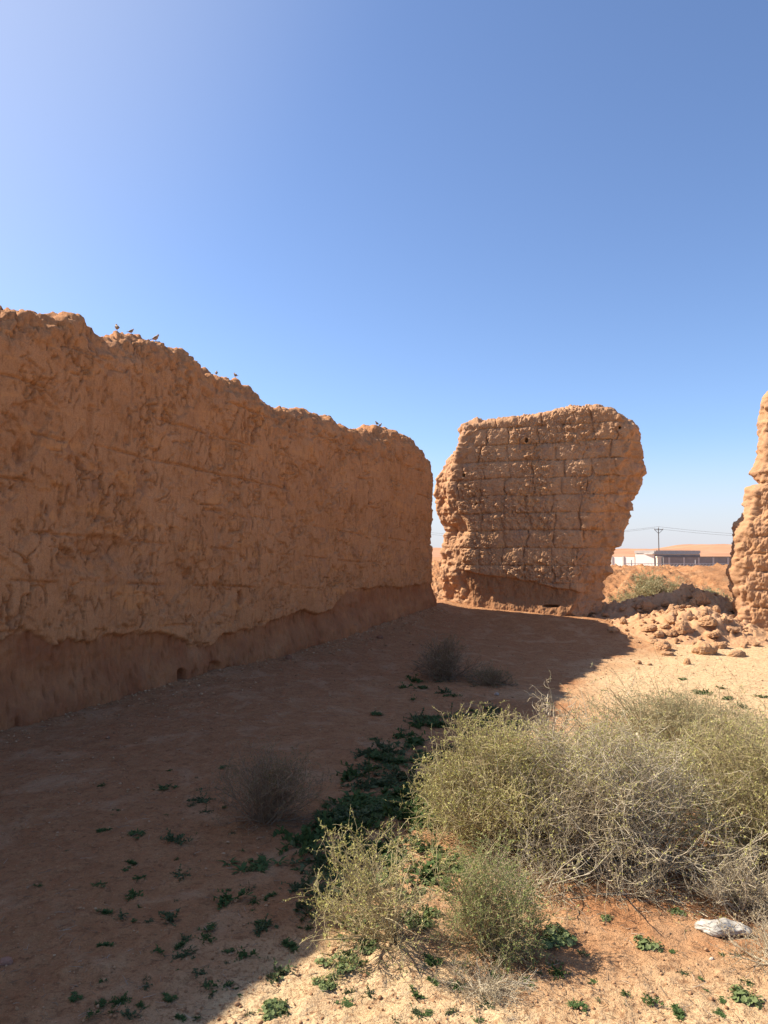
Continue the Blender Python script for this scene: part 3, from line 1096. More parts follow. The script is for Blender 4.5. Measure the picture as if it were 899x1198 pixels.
def shrub(name, base, rx, ry, h, n1, n2, n3, nl, twig, leaf, label, cat, seed, lean=(0, 0), el=(8, 85), thick=.006, llen=.011, ratio=.42,
          leaf_zone=(.15, 1.), wig=.18, l2=(.3, .6), l3=(.06, .17), env=1.05, group=None, straggle=.09, up1=.02, rt=1.):
    r = np.random.default_rng(seed)
    base = np.asarray(base, float)
    root = empty(name, base)
    tag(root, label, cat, group)
    R3 = np.array([rx, ry, h])
    az = r.uniform(0, 2 * math.pi, n1)
    e = np.radians(r.uniform(el[0] ** 1., el[1], n1))
    D = np.stack([np.cos(az) * np.cos(e), np.sin(az) * np.cos(e), np.sin(e)], 1)
    reach = 1 / np.sqrt((D[:, 0] / rx) ** 2 + (D[:, 1] / ry) ** 2 + (D[:, 2] / h) ** 2)
    L = reach * r.uniform(.62, 1.0, n1)
    P0 = np.stack([r.normal(0, rx * .07, n1), r.normal(0, ry * .07, n1), np.full(n1, -.02)], 1)
    D = unit(D + np.array([lean[0], lean[1], 0]))
    A = grow(P0, D, L, 9, wig * .6, up1, r)
    size = (rx + ry + h) / 3
    p, t = sample(A, n2, .15, 1, r)
    D2 = unit(t * .7 + r.normal(0, .55, (n2, 3)) + np.array([0, 0, .12]))
    B = grow(p, D2, size * r.uniform(l2[0], l2[1], n2), 7, wig, .02, r)
    src = np.concatenate([B, B, A[:, ::2][:, :5] if False else B])
    p, t = sample(src, n3, .1, 1, r)
    D3 = unit(t * .6 + r.normal(0, .65, (n3, 3)) + np.array([0, 0, .15]))
    C = grow(p, D3, r.uniform(l3[0], l3[1], n3) * size / .6, 5, wig * 1.5, .02, r)
    # keep to an uneven dome
    def inside(Pl):
        q = Pl[:, -1] / R3
        rad = np.linalg.norm(q * np.array([1, 1, 1]), axis=1)
        lim = env + .30 * fbm(Pl[:, -1, 0] * 3.5 / size * .6, Pl[:, -1, 1] * 3.5 / size * .6, Pl[:, -1, 2] * 3.5 / size * .6, 2, seed)
        gap = fbm(Pl[:, -1, 0] * 2.6 / size + 9, Pl[:, -1, 1] * 2.6 / size, Pl[:, -1, 2] * 2.6 / size, 3, seed + 40)
        return ((rad < lim) | (r.random(len(Pl)) < straggle)) & ((gap > -.10) | (r.random(len(Pl)) < .3))
    B = B[inside(B)]
    C = C[inside(C)]
    for Pl in (A, B, C):
        gz = G(Pl[..., 0] + base[0], Pl[..., 1] + base[1]) - base[2] + .004
        Pl[..., 2] = np.where(np.arange(Pl.shape[1])[None] > 0, np.maximum(Pl[..., 2], gz), Pl[..., 2])
    v, q = tubes(A, np.full(len(A), thick), np.full(len(A), thick * .4), 5)
    link('branches', mesh_np('branches', v, q), TW[twig], parent=root)
    parts = [tubes(B, np.full(len(B), thick * .36), np.full(len(B), thick * .2)), tubes(C, np.full(len(C), thick * .23 * rt), np.full(len(C), thick * .12 * rt))]
    v, q = join(parts)
    link('twigs', mesh_np('twigs', v, q), TW[twig], parent=root)
    if nl:
        p, t = sample(C, nl, .15, 1, r)
        q_ = np.linalg.norm(p / R3, axis=1)
        keep = r.random(nl) < sstep(leaf_zone[0], leaf_zone[1], q_ + .25 * fbm(p[:, 0] * 4, p[:, 1] * 4, p[:, 2] * 4, 2, seed + 3))
        p, t = p[keep], t[keep]
        n = len(p)
        ll = llen * r.uniform(.6, 1.5, n)
        v, q = leaves_vf(p, t, ll, ll * ratio, r)
        link('foliage', mesh_np('foliage', v, q, smooth=False), LF[leaf], parent=root)
    return root


def gp(px, py):
    return ground_at(px, py)


SB = 'bushes on the sunlit ground'
shrub('shrub', gp(585, 985), .56, .62, .74, 70, 1000, 8000, 36000, 'olive', 'olive',
      'leafy olive yellow bush on the left of the tangle, edging the shadow', 'bush', 1, el=(10, 88), llen=.012, group=SB, leaf_zone=(.25, .95))
shrub('dead_shrub', gp(715, 1005), .80, .90, .74, 80, 1500, 12000, 48000, 'dead', 'olive',
      'big grey dead bush of tangled bare twigs in the middle of the tangle', 'bush', 2, el=(6, 86), thick=.0052, llen=.011, group=SB, leaf_zone=(.4, 1.1), wig=.22)
shrub('shrub', gp(900, 1000), .74, .95, .72, 75, 1300, 9500, 34000, 'olive', 'olive',
      'olive bush with pale green leaf tips at the right edge behind the bag', 'bush', 3, el=(8, 85), llen=.011, group=SB, leaf_zone=(.25, 1.0))
shrub('shrub', gp(800, 905), 1.1, .8, .60, 65, 1200, 8000, 26000, 'olive', 'sage',
      'low grey green bush spreading behind the dead tangle', 'bush', 4, el=(6, 80), llen=.012, group=SB, leaf_zone=(.2, 1.0))
shrub('dead_shrub', gp(645, 880), .45, .3, .56, 16, 110, 420, 300, 'dead', 'straw',
      'sparse bare pale twigs sticking up beyond the olive bush', 'bush', 5, el=(35, 88), thick=.008, llen=.010, wig=.24, group=SB, env=1.2, rt=1.6)
shrub('shrub', gp(568, 1108), .31, .28, .42, 50, 520, 3900, 22000, 'olive', 'green',
      'small fine leaved green bush in front of the olive bush', 'bush', 6, el=(15, 88), thick=.0035, llen=.009, group=SB, leaf_zone=(.2, .9))
shrub('shrub', gp(462, 1098), .46, .34, .50, 24, 210, 1600, 9000, 'olive', 'olive',
      'lanky open shrub with thin pale stems leaning left into the shade', 'bush', 7, el=(20, 80), thick=.005, llen=.010, lean=(-.45, .05), group=SB, env=1.3, straggle=.2, leaf_zone=(.35, .95))
shrub('dead_shrub', gp(600, 1040), .33, .22, .17, 22, 160, 600, 0, 'dead', 'straw',
      'flat bare twigs sprawling between the small green bush and the tangle', 'bush', 8, el=(3, 50), thick=.004, group=SB, env=1.3)
shrub('dead_shrub', gp(560, 1158), .24, .15, .10, 26, 220, 900, 900, 'dead', 'straw',
      'thin brown dead twigs lying flat in front of the small green bush', 'bush', 9, el=(2, 40), thick=.0028, group=SB, env=1.3, llen=.006, l3=(.1, .3))
shrub('dead_shrub', gp(868, 1062), .34, .26, .26, 34, 340, 1900, 2600, 'dead', 'straw',
      'wispy dry twigs hanging over the white bag', 'bush', 10, el=(5, 75), thick=.0045, group=SB, env=1.25, llen=.008)
shrub('dead_shrub', gp(745, 1045), .40, .24, .20, 22, 170, 700, 300, 'dead', 'straw',
      'grey dry sticks trailing forward from the dead bush onto red soil', 'bush', 11, el=(3, 55), thick=.0042, group=SB, env=1.25)
shrub('dead_shrub', gp(915, 1135), .24, .2, .24, 20, 160, 800, 1500, 'dead', 'straw',
      'dry straw coloured bush cut by the right edge, beside the leafy plant', 'bush', 12, el=(10, 80), thick=.0035, group=SB, env=1.25, llen=.008)
SH = 'bushes in the shade of the long wall'
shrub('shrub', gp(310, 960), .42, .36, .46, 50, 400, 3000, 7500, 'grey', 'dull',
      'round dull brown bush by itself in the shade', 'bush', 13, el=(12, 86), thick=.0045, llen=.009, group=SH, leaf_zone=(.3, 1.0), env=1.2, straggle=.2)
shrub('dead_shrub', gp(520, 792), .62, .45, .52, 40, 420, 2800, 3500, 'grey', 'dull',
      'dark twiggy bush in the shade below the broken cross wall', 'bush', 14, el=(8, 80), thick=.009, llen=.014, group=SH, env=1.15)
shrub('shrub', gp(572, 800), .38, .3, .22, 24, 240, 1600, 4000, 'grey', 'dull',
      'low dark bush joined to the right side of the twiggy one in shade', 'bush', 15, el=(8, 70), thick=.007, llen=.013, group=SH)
# beyond the breach
bp = np.array([6.15, 17.0, 0.]); bp[2] = float(G(bp[0], bp[1]))
shrub('shrub', bp, 1.02, .8, .98, 60, 900, 7000, 26000, 'olive', 'sage',
      'round grey green bush on the earth bank beyond the rubble', 'bush', 16, el=(5, 88), thick=.012, llen=.034, ratio=.4, leaf_zone=(.3, 1.0), rt=1.5)
bp = np.array([8.2, 18.6, 0.]); bp[2] = float(G(bp[0], bp[1]))
shrub('shrub', bp, .5, .45, .45, 24, 300, 1800, 6000, 'olive', 'sage',
      'small grey green bush half hidden behind the right wall end', 'bush', 17, el=(5, 85), thick=.010, llen=.03, leaf_zone=(.3, 1.0), rt=1.5)


# a thick bent grey stick lying across the tangle
def stick(name, pts, r0, r1, mat, label):
    P = np.array(pts, float)[None]
    base = P[0, 0].copy()
    v, q = tubes(P - base, np.array([r0]), np.array([r1]), 6)
    tag(link(name, mesh_np(name, v, q), mat, loc=base), label, 'stick')


stick('dead_stick', [at(745, 858, 5.0), at(752, 872, 4.9), at(760, 885, 4.8), at(768, 905, 4.65), at(790, 925, 4.5)], .009, .005, TW['dead'], 'pale bare stick slanting across the top of the tangle')
stick('dead_stick', [at(830, 895, 4.6), at(845, 880, 4.65), at(860, 874, 4.7), at(880, 876, 4.7), at(905, 872, 4.75)], .010, .005, TW['grey'], 'dark bent stick arching over the right side of the tangle')

# ------------------------------------------------------------------ small green plants on the ground
WG = {
    'weed': leaf_mat('weed_leaves', (.06, .10, .032), (.10, .15, .045), .25, 8.),
    'weed_pale': leaf_mat('weed_pale_leaves', (.075, .10, .045), (.12, .145, .065), .2, 8.),
    'mallow': leaf_mat('mallow_leaves', (.11, .15, .055), (.18, .225, .085), .25, 8., (.25, .29, .13)),
}


def weed_mesh(seed, n=70, spread=1., L=.34, w=.09, up=.35):
    """rosette of short pointed leaves, unit radius"""
    r = np.random.default_rng(seed)
    V, Q = [], []
    nst = 7
    c = np.concatenate([[[0, 0]], r.normal(0, .30, (nst, 2))])
    for i in range(n):
        b = c[r.integers(len(c))]
        a = r.uniform(0, 6.28)
        el = r.uniform(.05, up * 2)
        l = L * r.uniform(.6, 1.3)
        d = np.array([math.cos(a) * math.cos(el), math.sin(a) * math.cos(el), math.sin(el)])
        s = np.array([-math.sin(a), math.cos(a), 0])
        p0 = np.array([b[0] * spread, b[1] * spread, .0])
        p1 = p0 + d * l * .5 + np.array([0, 0, .04])
        p2 = p0 + d * l - np.array([0, 0, .06 * l])
        k = len(V) * 1
        n0 = sum(len(x) for x in V)
        ww = w * r.uniform(.7, 1.3)
        V.append(np.array([p0 - s * ww * .25, p0 + s * ww * .25, p1 + s * ww * .6, p1 - s * ww * .6, p2 + s * ww * .12, p2 - s * ww * .12]))
        Q.append(np.array([[0, 1, 2, 3], [3, 2, 4, 5]]) + n0)
    me = mesh_np('weed_tuft', np.concatenate(V), np.concatenate(Q), smooth=False)
    me.materials.append(WG['weed'])
    return me


def mallow_mesh(seed, n=46, mat='mallow', lr=.17):
    """round lobed leaves held on short stalks, unit radius; stalks are a mesh of their own"""
    r = np.random.default_rng(seed)
    V, T, S = [], [], []
    nv = 0
    sub = [(0, 0, .55)] + [(*(r.uniform(.35, .75) * np.array([math.cos(q), math.sin(q)])), r.uniform(.25, .45)) for q in r.uniform(0, 6.28, 6)]
    for i in range(n):
        a = r.uniform(0, 6.28)
        cx_, cy_, cr_ = sub[r.integers(len(sub))]
        rad = math.sqrt(r.random())
        p = np.array([cx_ + math.cos(a) * rad * cr_, cy_ + math.sin(a) * rad * cr_, (.62 * cr_ * (1 - .7 * rad)) * r.uniform(.35, 1.2) + .04])
        nrm = unit(np.array([math.cos(a) * .5, math.sin(a) * .5, 1.]) + r.normal(0, .3, 3))
        x = unit(np.cross(nrm, [0.3, .2, 1.]) if abs(nrm[2]) < .99 else np.array([1., 0, 0]))
        y = np.cross(nrm, x)
        q = lr * r.uniform(.45, 1.4)
        k = 12
        th = np.arange(k) * 2 * math.pi / k
        rr = q * (1 + .13 * np.cos(th * 5)) * np.where(np.arange(k) == 0, .45, 1)
        ring = p + (np.cos(th) * rr)[:, None] * x + (np.sin(th) * rr)[:, None] * y + (nrm * q * .16) * (np.cos(th * 3)[:, None] * .5 + .6)
        V.append(np.concatenate([[p], ring]))
        for j in range(k):
            T.append((nv, nv + 1 + j, nv + 1 + (j + 1) % k))
        nv += k + 1
        S.append(np.array([[cx_ * .5, cy_ * .5, 0], [p[0] * .7 + cx_ * .3, p[1] * .7 + cy_ * .3, p[2] * .7], p]))
    leaf = mesh_np('leaves', np.concatenate(V), np.array(T), smooth=True)
    leaf.materials.append(WG[mat])
    v, q = tubes(np.array(S), np.full(n, .018), np.full(n, .012))
    st = mesh_np('stalks', v, q)
    st.materials.append(LF['green'])
    return leaf, st


def sprig_mesh(seed, ns=11, L=.15, w=.06):
    """thin stems lying out from the root with small leaves along them, unit radius"""
    r = np.random.default_rng(seed)
    a = r.uniform(0, 6.28, ns)
    P = grow(np.zeros((ns, 3)) + np.array([0, 0, .02]), np.stack([np.cos(a), np.sin(a), r.uniform(.1, .6, ns)], 1), r.uniform(.5, 1.15, ns), 8, .22, -.07, r)
    P[..., 2] = np.maximum(P[..., 2], .015)
    sv, sq = tubes(P, np.full(ns, .022), np.full(ns, .010))
    p, t = sample(P, ns * 16, .12, 1, r)
    D = unit(t * .5 + r.normal(0, .7, p.shape) + np.array([0, 0, .35]))
    S = unit(np.cross(D, np.array([0, 0, 1.]) + r.normal(0, .3, p.shape)))
    l = (L * r.uniform(.5, 1.4, len(p)))[:, None]
    ww = l * w / L
    q = [p - S * ww * .3, p + S * ww * .3, p + D * l * .55 + S * ww, p + D * l * .55 - S * ww, p + D * l + S * ww * .15, p + D * l - S * ww * .15]
    V = np.stack(q, 1).reshape(-1, 3)
    k = (np.arange(len(p)) * 6)[:, None]
    Q = np.concatenate([k + np.array([[0, 1, 2, 3]]), k + np.array([[3, 2, 4, 5]])])
    v, f = join([(sv, sq), (V, Q)])
    me = mesh_np('weed_tuft', v, f, smooth=False)
    me.materials.append(WG['weed'] if seed % 2 else WG['weed_pale'])
    return me


WEEDS = [sprig_mesh(700 + i, n, l_, w_) for i, (n, l_, w_) in enumerate([(12, .15, .05), (8, .17, .05), (18, .13, .045), (10, .2, .05), (14, .12, .05), (22, .15, .05)])] + [weed_mesh(500 + i, n, sp, L, w, up) for i, (n, sp, L, w, up) in enumerate([(190, 1, .34, .075, .4), (130, 1.1, .30, .07, .3), (260, .9, .32, .07, .5), (90, 1.2, .36, .075, .25), (230, 1.25, .28, .06, .4), (300, .8, .36, .07, .6)])]
MALL = [mallow_mesh(600 + i, n, lr=lr) for i, (n, lr) in enumerate([(190, .088), (130, .10), (240, .07)])]


def weed(P, rad, label, group, k=None):
    o = link('weed_tuft', WEEDS[rng.integers(10) if k is None else k], None, loc=P)
    rad = rad * 1.2
    o.scale = (rad * rng.uniform(.85, 1.15), rad * rng.uniform(.85, 1.15), rad * rng.uniform(.75, 1.1))
    o.rotation_euler = (0, 0, rng.uniform(0, 6.28))
    tag(o, label, 'weed', group)


def wpx(px, py, w, *a):
    P = gp(px, py)
    weed(P, .5 * w / scale_at(P), *a)


single = [
    (137, 947, 12, 'tiny weed tuft, topmost of the loose trio left of the round brown bush'),
    (160, 976, 34, 'wide dark weed tuft left of the round brown bush'),
    (204, 985, 40, 'wide dark weed tuft with a long arm, nearer the round brown bush'),
    (192, 922, 26, 'weed tuft in shade above and left of the round brown bush'),
    (237, 938, 30, 'weed tuft touching the left side of the round brown bush'),
    (160, 1047, 25, 'lone dark dense weed tuft in the middle of the bare shaded soil'),
    (245, 1085, 27, 'dark bushy weed tuft in the lower shade, densest of its neighbours'),
    (272, 1052, 48, 'long dark weed tuft lying across the shade below the brown bush'),
    (300, 1015, 60, 'leafy dark weed clump just below the round brown bush'),
    (218, 1118, 30, 'ragged weed tuft low in the shade near the sunlight edge'),
    (188, 1115, 24, 'ragged weed tuft left of its ragged twin low in the shade'),
    (325, 1143, 42, 'large dark weed clump at the shadow edge by the bottom'),
    (258, 1160, 30, 'spiky weed tuft near the bottom of the shade'),
    (150, 1190, 26, 'dark weed tuft cut by the bottom edge in the shade'),
    (110, 1188, 22, 'small weed tuft on the bottom edge, farthest left'),
    (44, 1038, 14, 'tiny weed tuft far left on the bare shaded soil'),
    (116, 1035, 18, 'thin weed tuft on the bare soil right of the far left one'),
    (350, 985, 40, 'dark weed clump right of the round brown bush'),
    (172, 1155, 14, 'tiny sparse weed sprig near the bottom left'),
    (385, 1010, 50, 'dark leafy clump between the round brown bush and the lanky shrub'),
    (153, 1010, 22, 'pale sparse weed sprig above the lone dark tuft'),
    (200, 1075, 34, 'flat sparse weed mat left of the densest tuft'),
    (310, 1085, 34, 'flat weed mat right of the densest tuft'),
    (340, 1110, 36, 'weed clump close to the shadow edge below the lanky shrub'),
    (290, 1120, 34, 'feathery weed tuft between the ragged twins and the shadow edge'),
]
for px, py, w, lab in single:
    wpx(px, py, w, lab, 'weed tufts in the shade')
# the green carpet at the edge of the shade and the stray tufts round it
cnt = 0
while cnt < 155:
    t = rng.random()
    cx, cy = 400 + 150 * t + rng.normal(0, 44), 1025 - 210 * t + rng.normal(0, 26)
    if cx > 600 or cy < 795 or (cx < 372 and cy < 985 and cx > 250):
        continue
    P = gp(cx, cy)
    weed(P, .05 + .16 * rng.random() ** 1.5, 'dark low tuft of the green patch between the brown bush and the tangle', 'tufts of the green patch')
    cnt += 1
for i in range(165):
    cx, cy = rng.uniform(60, 375), rng.uniform(890, 1195)
    if rng.random() > (cx - 30) / 340 + (.1 if cy > 1050 else -.05):
        continue
    if abs(cx - 310) < 45 and abs(cy - 925) < 50:
        continue
    wpx(cx, cy, 7 + 17 * rng.random() ** 2, 'scattered seedling sized weed on the bare shaded soil', 'seedlings in the shade')
for px, py, w, lab in [(705, 808, 10, 'green weed on pale sand right of the bare twigs'), (820, 812, 26, 'green weed patch on pale sand behind the tangle'), (850, 818, 24, 'green weed patch on pale sand, nearest the right edge of the sand'),
                       (868, 828, 22, 'green weed at the back rim of the right bush'), (842, 806, 16, 'small green weed on pale sand, farthest from the tangle'), (893, 816, 16, 'green weed on pale sand at the right edge'), (800, 795, 16, 'faint weed on pale sand below the peaked clod')]:
    wpx(px, py, w, lab, 'weeds on the open sand')
for px, py, w, lab in [(695, 1148, 18, 'small green weed on orange soil in front of the dead bush'), (733, 1163, 16, 'small green weed on orange soil right of centre'), (765, 1172, 26, 'green weed pair on orange soil near the bottom'),
                       (793, 1188, 34, 'wide green weed on the bottom edge of the orange soil'), (820, 1145, 10, 'tiny weed on orange soil below the white bag'), (825, 1160, 12, 'tiny weed under the one below the white bag'),
                       (845, 1172, 18, 'small weed left of the leafy plant at the right edge'), (676, 1178, 30, 'dark green weed at the bottom among the fine shadows'), (652, 1140, 26, 'dark weed in the fine shadow right of the flat dead twigs'),
                       (530, 1185, 18, 'weed on pale sand under the flat dead twigs'), (432, 1162, 22, 'weed on pale sand at the bottom between shadow and dead twigs'), (484, 1165, 30, 'weed clump left of the flat dead twigs'),
                       (505, 1128, 34, 'weed clump at the front foot of the small green bush'), (462, 1195, 16, 'weed cut by the bottom edge on pale sand'), (560, 1195, 20, 'weed cut by the bottom edge below the dead twigs')]:
    wpx(px, py, w, lab, 'weeds on the sunlit foreground')


for i in range(34):
    cx = rng.uniform(395, 560) if i < 16 else rng.uniform(560, 880)
    cy = rng.uniform(1060, 1195) if i < 16 else rng.uniform(1110, 1197)
    if cx < 375 + (1060 - cy) * .75:
        continue
    wpx(cx, cy, 8 + 16 * rng.random(), 'small sprig of weed strewn on the sunlit front soil', 'weed sprigs on the sunlit foreground')


def mallow(px, py, w, k, label):
    P = gp(px, py)
    s = .43 * w / scale_at(P)
    root = empty('leafy_plant', P, rng.uniform(0, 6.28))
    root.scale = (s, s, s * 1.05)
    tag(root, label, 'plant', 'leafy green plants')
    link('leaves', MALL[k][0], None, parent=root)
    link('stalks', MALL[k][1], None, parent=root)


for a in [(640, 1098, 74, 1, 'dark broad leaved plant in the shade under the small green bush'),
          (430, 1078, 76, 0, 'broad leaved green plant at the foot of the lanky shrub'),
          (398, 1128, 62, 2, 'low bright green plant on the shadow edge below the lanky shrub'),
          (382, 1152, 44, 2, 'small bright green plant just below the low bright one'),
          (322, 1186, 56, 0, 'bright green plant at the bottom where shade meets sun'),
          (762, 1106, 48, 1, 'leafy plant with cupped leaves on orange soil left of the bag'),
          (712, 1076, 22, 1, 'small leafy plant under the trailing grey sticks'),
          (878, 1168, 54, 1, 'round leafy green plant at the right edge below the bag'),
          (792, 1070, 26, 1, 'small leafy plant between the dead bush and the white bag'),
          (505, 1030, 40, 0, 'fresh green plant between the lanky shrub and the small green bush'),
          (478, 1050, 56, 2, 'fresh green plant behind the lanky shrub stems'),
          (492, 1078, 66, 2, 'spreading fresh green plant between the lanky stems and the front of the small green bush'),
          (448, 1030, 60, 2, 'fresh green plant in the shade edge behind the lanky shrub, farthest back'),
          (543, 1020, 44, 0, 'green plant filling the gap between the olive bush and the small green bush'),
          (425, 1108, 50, 0, 'bright leafy plant in front of the lanky shrub stems'),
          (525, 915, 30, 1, 'green plant peeping from the left rim of the olive bush'),
          (515, 1000, 26, 2, 'little green plant on bare soil below the olive bush')]:
    mallow(*a)

# ------------------------------------------------------------------ the crumpled bag, a few stones
def bag():
    v, f = ICO[5]
    P = gp(846, 1092)
    s = .5 * 52 / scale_at(P)
    x, y, z = v.T
    d = .22 * fbm(x * 1.3, y * 1.3, z * 1.3, 3, 700) + .16 * fbm(x * 3.1 + 3, y * 2.2, z * 3.3, 3, 701, ridged=True) + .05 * fbm(x * 9, y * 9, z * 9, 2, 702, ridged=True)
    w = v * (1 + d)[:, None] * np.array([1.0, .45, .30])
    w[:, 2] = np.maximum(w[:, 2] * (1 - .25 * sstep(.1, .5, w[:, 0]) * sstep(.9, .5, w[:, 0])), -.14)
    w[:, 1] += .12 * np.sin(w[:, 0] * 4)
    m = plain_mat('bag_plastic', (.38, .355, .31), .55, .2, 30)
    b = m.node_tree.nodes['Principled BSDF']
    b.inputs['Specular IOR Level'].default_value = .4
    o = link('plastic_bag', mesh_np('plastic_bag', w * s, f), m, loc=(P[0], P[1], P[2] + .02))
    o.rotation_euler = (0, 0, R(-8))
    tag(o, 'crumpled dirty white plastic bag caught under dry twigs', 'bag')


bag()


def stone(px, py, w, k, col, label):
    P = gp(px, py)
    s = .5 * w / scale_at(P)
    me = CLODS[k].copy()
    me.materials.clear()
    me.materials.append(plain_mat('stone', col, .85, .2, 25, bstr=.4))
    o = link('stone', me, None, loc=(P[0], P[1], P[2] + .2 * s))
    o.scale = (s, s, s)
    o.rotation_euler = (.1, .1, rng.uniform(0, 6))
    tag(o, label, 'stone')


stone(8, 1128, 15, 0, (.36, .19, .13), 'reddish stone at the left edge of the shaded soil')
stone(126, 864, 7, 1, (.3, .17, .1), 'small dark stone on the soil below the long wall')
stone(581, 813, 7, 6, (.42, .34, .28), 'pale stone among the weeds by the dark twiggy bush')
stone(833, 1124, 6, 1, (.6, .5, .4), 'little pale stone on orange soil below the bag')
stone(338, 771, 9, 0, (.25, .12, .07), 'dark clod lying at the foot of the long wall')
stone(445, 747, 8, 7, (.25, .12, .07), 'flat clod near the far part of the long wall')

# ------------------------------------------------------------------ birds on the wall top
BM = plain_mat('bird_plumage', (.36, .26, .17), .8, .3, 60)
BD = plain_mat('bird_wing', (.12, .09, .07), .8, .3, 60)
BK = plain_mat('bird_beak', (.05, .045, .04), .5, .1, 60)


def bird_parts():
    """sparrow sized: body with head in one surface along a spine, plus wings, tail, beak, legs"""
    sp = [(-.045, .040, .010), (-.035, .043, .020), (-.015, .050, .028), (.005, .058, .030), (.022, .070, .026), (.030, .082, .018), (.034, .092, .0185), (.040, .101, .017), (.046, .105, .010), (.049, .106, .003)]
    k = 14
    V = []
    for x, z, r in sp:
        th = np.arange(k) * 2 * math.pi / k
        V.append(np.stack([np.full(k, x) - np.sin(th) * r * .35, np.cos(th) * r * .92, z + np.sin(th) * r], 1))
    v = np.concatenate([*V, [[-.047, 0, .040]], [[.050, 0, .106]]])
    q = ring_faces(len(sp), k)
    n = len(sp) * k
    t = np.array([(n, (j + 1) % k, j) for j in range(k)] + [(n + 1, n - k + j, n - k + (j + 1) % k) for j in range(k)])
    body = mesh_np('body', v, [q, t]); body.materials.append(BM)
    wings = []
    for s in (-1, 1):
        P = np.array([[[.012, s * .026, .066], [-.012, s * .031, .056], [-.035, s * .024, .042], [-.058, s * .010, .034]]])
        wv, wq = tubes(P, np.array([.014]), np.array([.003]), 8)
        wv[:, 1] = (wv[:, 1] - s * .027) * .45 + s * .026
        me = mesh_np('wing', wv, wq); me.materials.append(BD); wings.append(me)
    tv, tq = box_vf(.05, .016, .004)
    tv[:, 1] *= np.where(tv[:, 0] < 0, 1.4, .7)
    tv = tv + np.array([-.065, 0, .036]); tv[:, 2] += (tv[:, 0] + .065) * .3
    tail = mesh_np('tail', tv, tq, False); tail.materials.append(BD)
    bv, bq = tubes(np.array([[[.047, 0, .104], [.053, 0, .103], [.060, 0, .100]]]), np.array([.0045]), np.array([.0006]), 8)
    beak = mesh_np('beak', bv, bq); beak.materials.append(BK)
    legs = []
    for s in (-1, 1):
        lv, lq = tubes(np.array([[[.0, s * .010, .034], [.004, s * .010, .016], [.0, s * .010, 0], [.014, s * .012, -.001]]]), np.array([.0022]), np.array([.0014]), 6)
        me = mesh_np('leg', lv, lq); me.materials.append(BK); legs.append(me)
    return body, wings, tail, beak, legs


B_ = bird_parts()
deps = bpy.context.evaluated_depsgraph_get()
from mathutils.bvhtree import BVHTree
mw = wall_long
vv = np.empty(len(mw.data.vertices) * 3, np.float32); mw.data.vertices.foreach_get('co', vv)
vv = vv.reshape(-1, 3) + np.array(mw.location)
for px, fy, ang, sc_, lab in [(140, 393, 2.2, 1.05, 'upright small brown bird, leftmost on the crest of the long wall'),
                              (154, 396, .6, .8, 'small brown bird just right of the leftmost one on the crest'),
                              (184, 400, 0, 1.05, 'small brown bird with tail held out over the notch of the crest'),
                              (256, 442, 1.7, .8, 'small brown bird perched halfway along the falling crest'),
                              (275, 457, 2.6, .85, 'small dark bird perched below the halfway one on the crest'),
                              (443, 500, -2.5, .95, 'small bird near the far end of the long wall crest, left of its pair'),
                              (447, 501, -.7, .85, 'small bird near the far end of the long wall crest, right of its pair')]:
    u, z = hit(px, fy, O1, E1)
    # the skyline of the crest here
    rd = ray(px, fy)
    near = (np.abs(vv[:, 0] - rd[0] * vv[:, 1]) < .03) & (vv[:, 2] > z - .7)
    el_ = np.where(near, (vv[:, 2] - CAM[2]) / vv[:, 1], -9)
    x, y, z = vv[int(np.argmax(el_))]
    r_ = empty('small_bird', (x, y, z - .004), ang)
    r_.scale = (sc_ * .72,) * 3
    tag(r_, lab, 'bird', 'birds on the long wall')
    link('body', B_[0], None, parent=r_)
    for w_ in B_[1]: link('wing', w_, None, parent=r_)
    link('tail', B_[2], None, parent=r_)
    link('beak', B_[3], None, parent=r_)
    for l_ in B_[4]: link('leg', l_, None, parent=r_)

# ------------------------------------------------------------------ the farmstead beyond the bank
white = plain_mat('white_block', (.74, .70, .64), .9, .06, .8)
grey = plain_mat('grey_and_shaded_block', (.26, .245, .23), .9, .15, .9)  # grey boundary wall, and painted shade for the white building
conc = plain_mat('concrete', (.46, .43, .39), .9, .1, 1.5)
steel = plain_mat('galvanised', (.45, .45, .45), .5, .1, 5, metal=.4)
dark = plain_mat('dark_steel', (.12, .11, .10), .6, .2, 5)


def far_z(x, y):
    return float(G0(x, y))


def wall_run(P, Q, h, th, z0):
    P, Q = np.array(P, float), np.array(Q, float)
    L = np.linalg.norm(Q - P)
    a = math.atan2(Q[1] - P[1], Q[0] - P[0])
    v, f = box_vf(L, th, h, (L / 2, 0, h / 2))
    v = rotz(v, a) + np.array([P[0], P[1], z0])
    return v, f


def courses(P, Q, h, th, z0, ch=3.):
    """a wall laid in block courses with recessed joints"""
    out = []
    n = max(1, round(h / ch))
    for i in range(n):
        out.append(wall_run(P, Q, h / n - .025, th, z0 + i * h / n))
    P, Q = np.array(P, float), np.array(Q, float)
    e = (Q - P) / np.linalg.norm(Q - P)
    
    return out


zf = -1.42
C0 = np.array([51.1, 140.])
dl = np.array([-.72, .69]); dr = np.array([.88, .475]); dr /= np.linalg.norm(dr)
pl = C0 + dl * 3.7
pr = C0 + dr * 12.6
bld = empty('block_building', (C0[0], C0[1], zf))
tag(bld, 'low white block building with a flat parapet beyond the bank', 'building', kind='thing')
inv = np.array([C0[0], C0[1], zf])


def part(name, boxes, mat, parent=bld, base=inv):
    v, f = join(boxes)
    return link(name, mesh_np(name, v - base, f, False), mat, parent=parent)


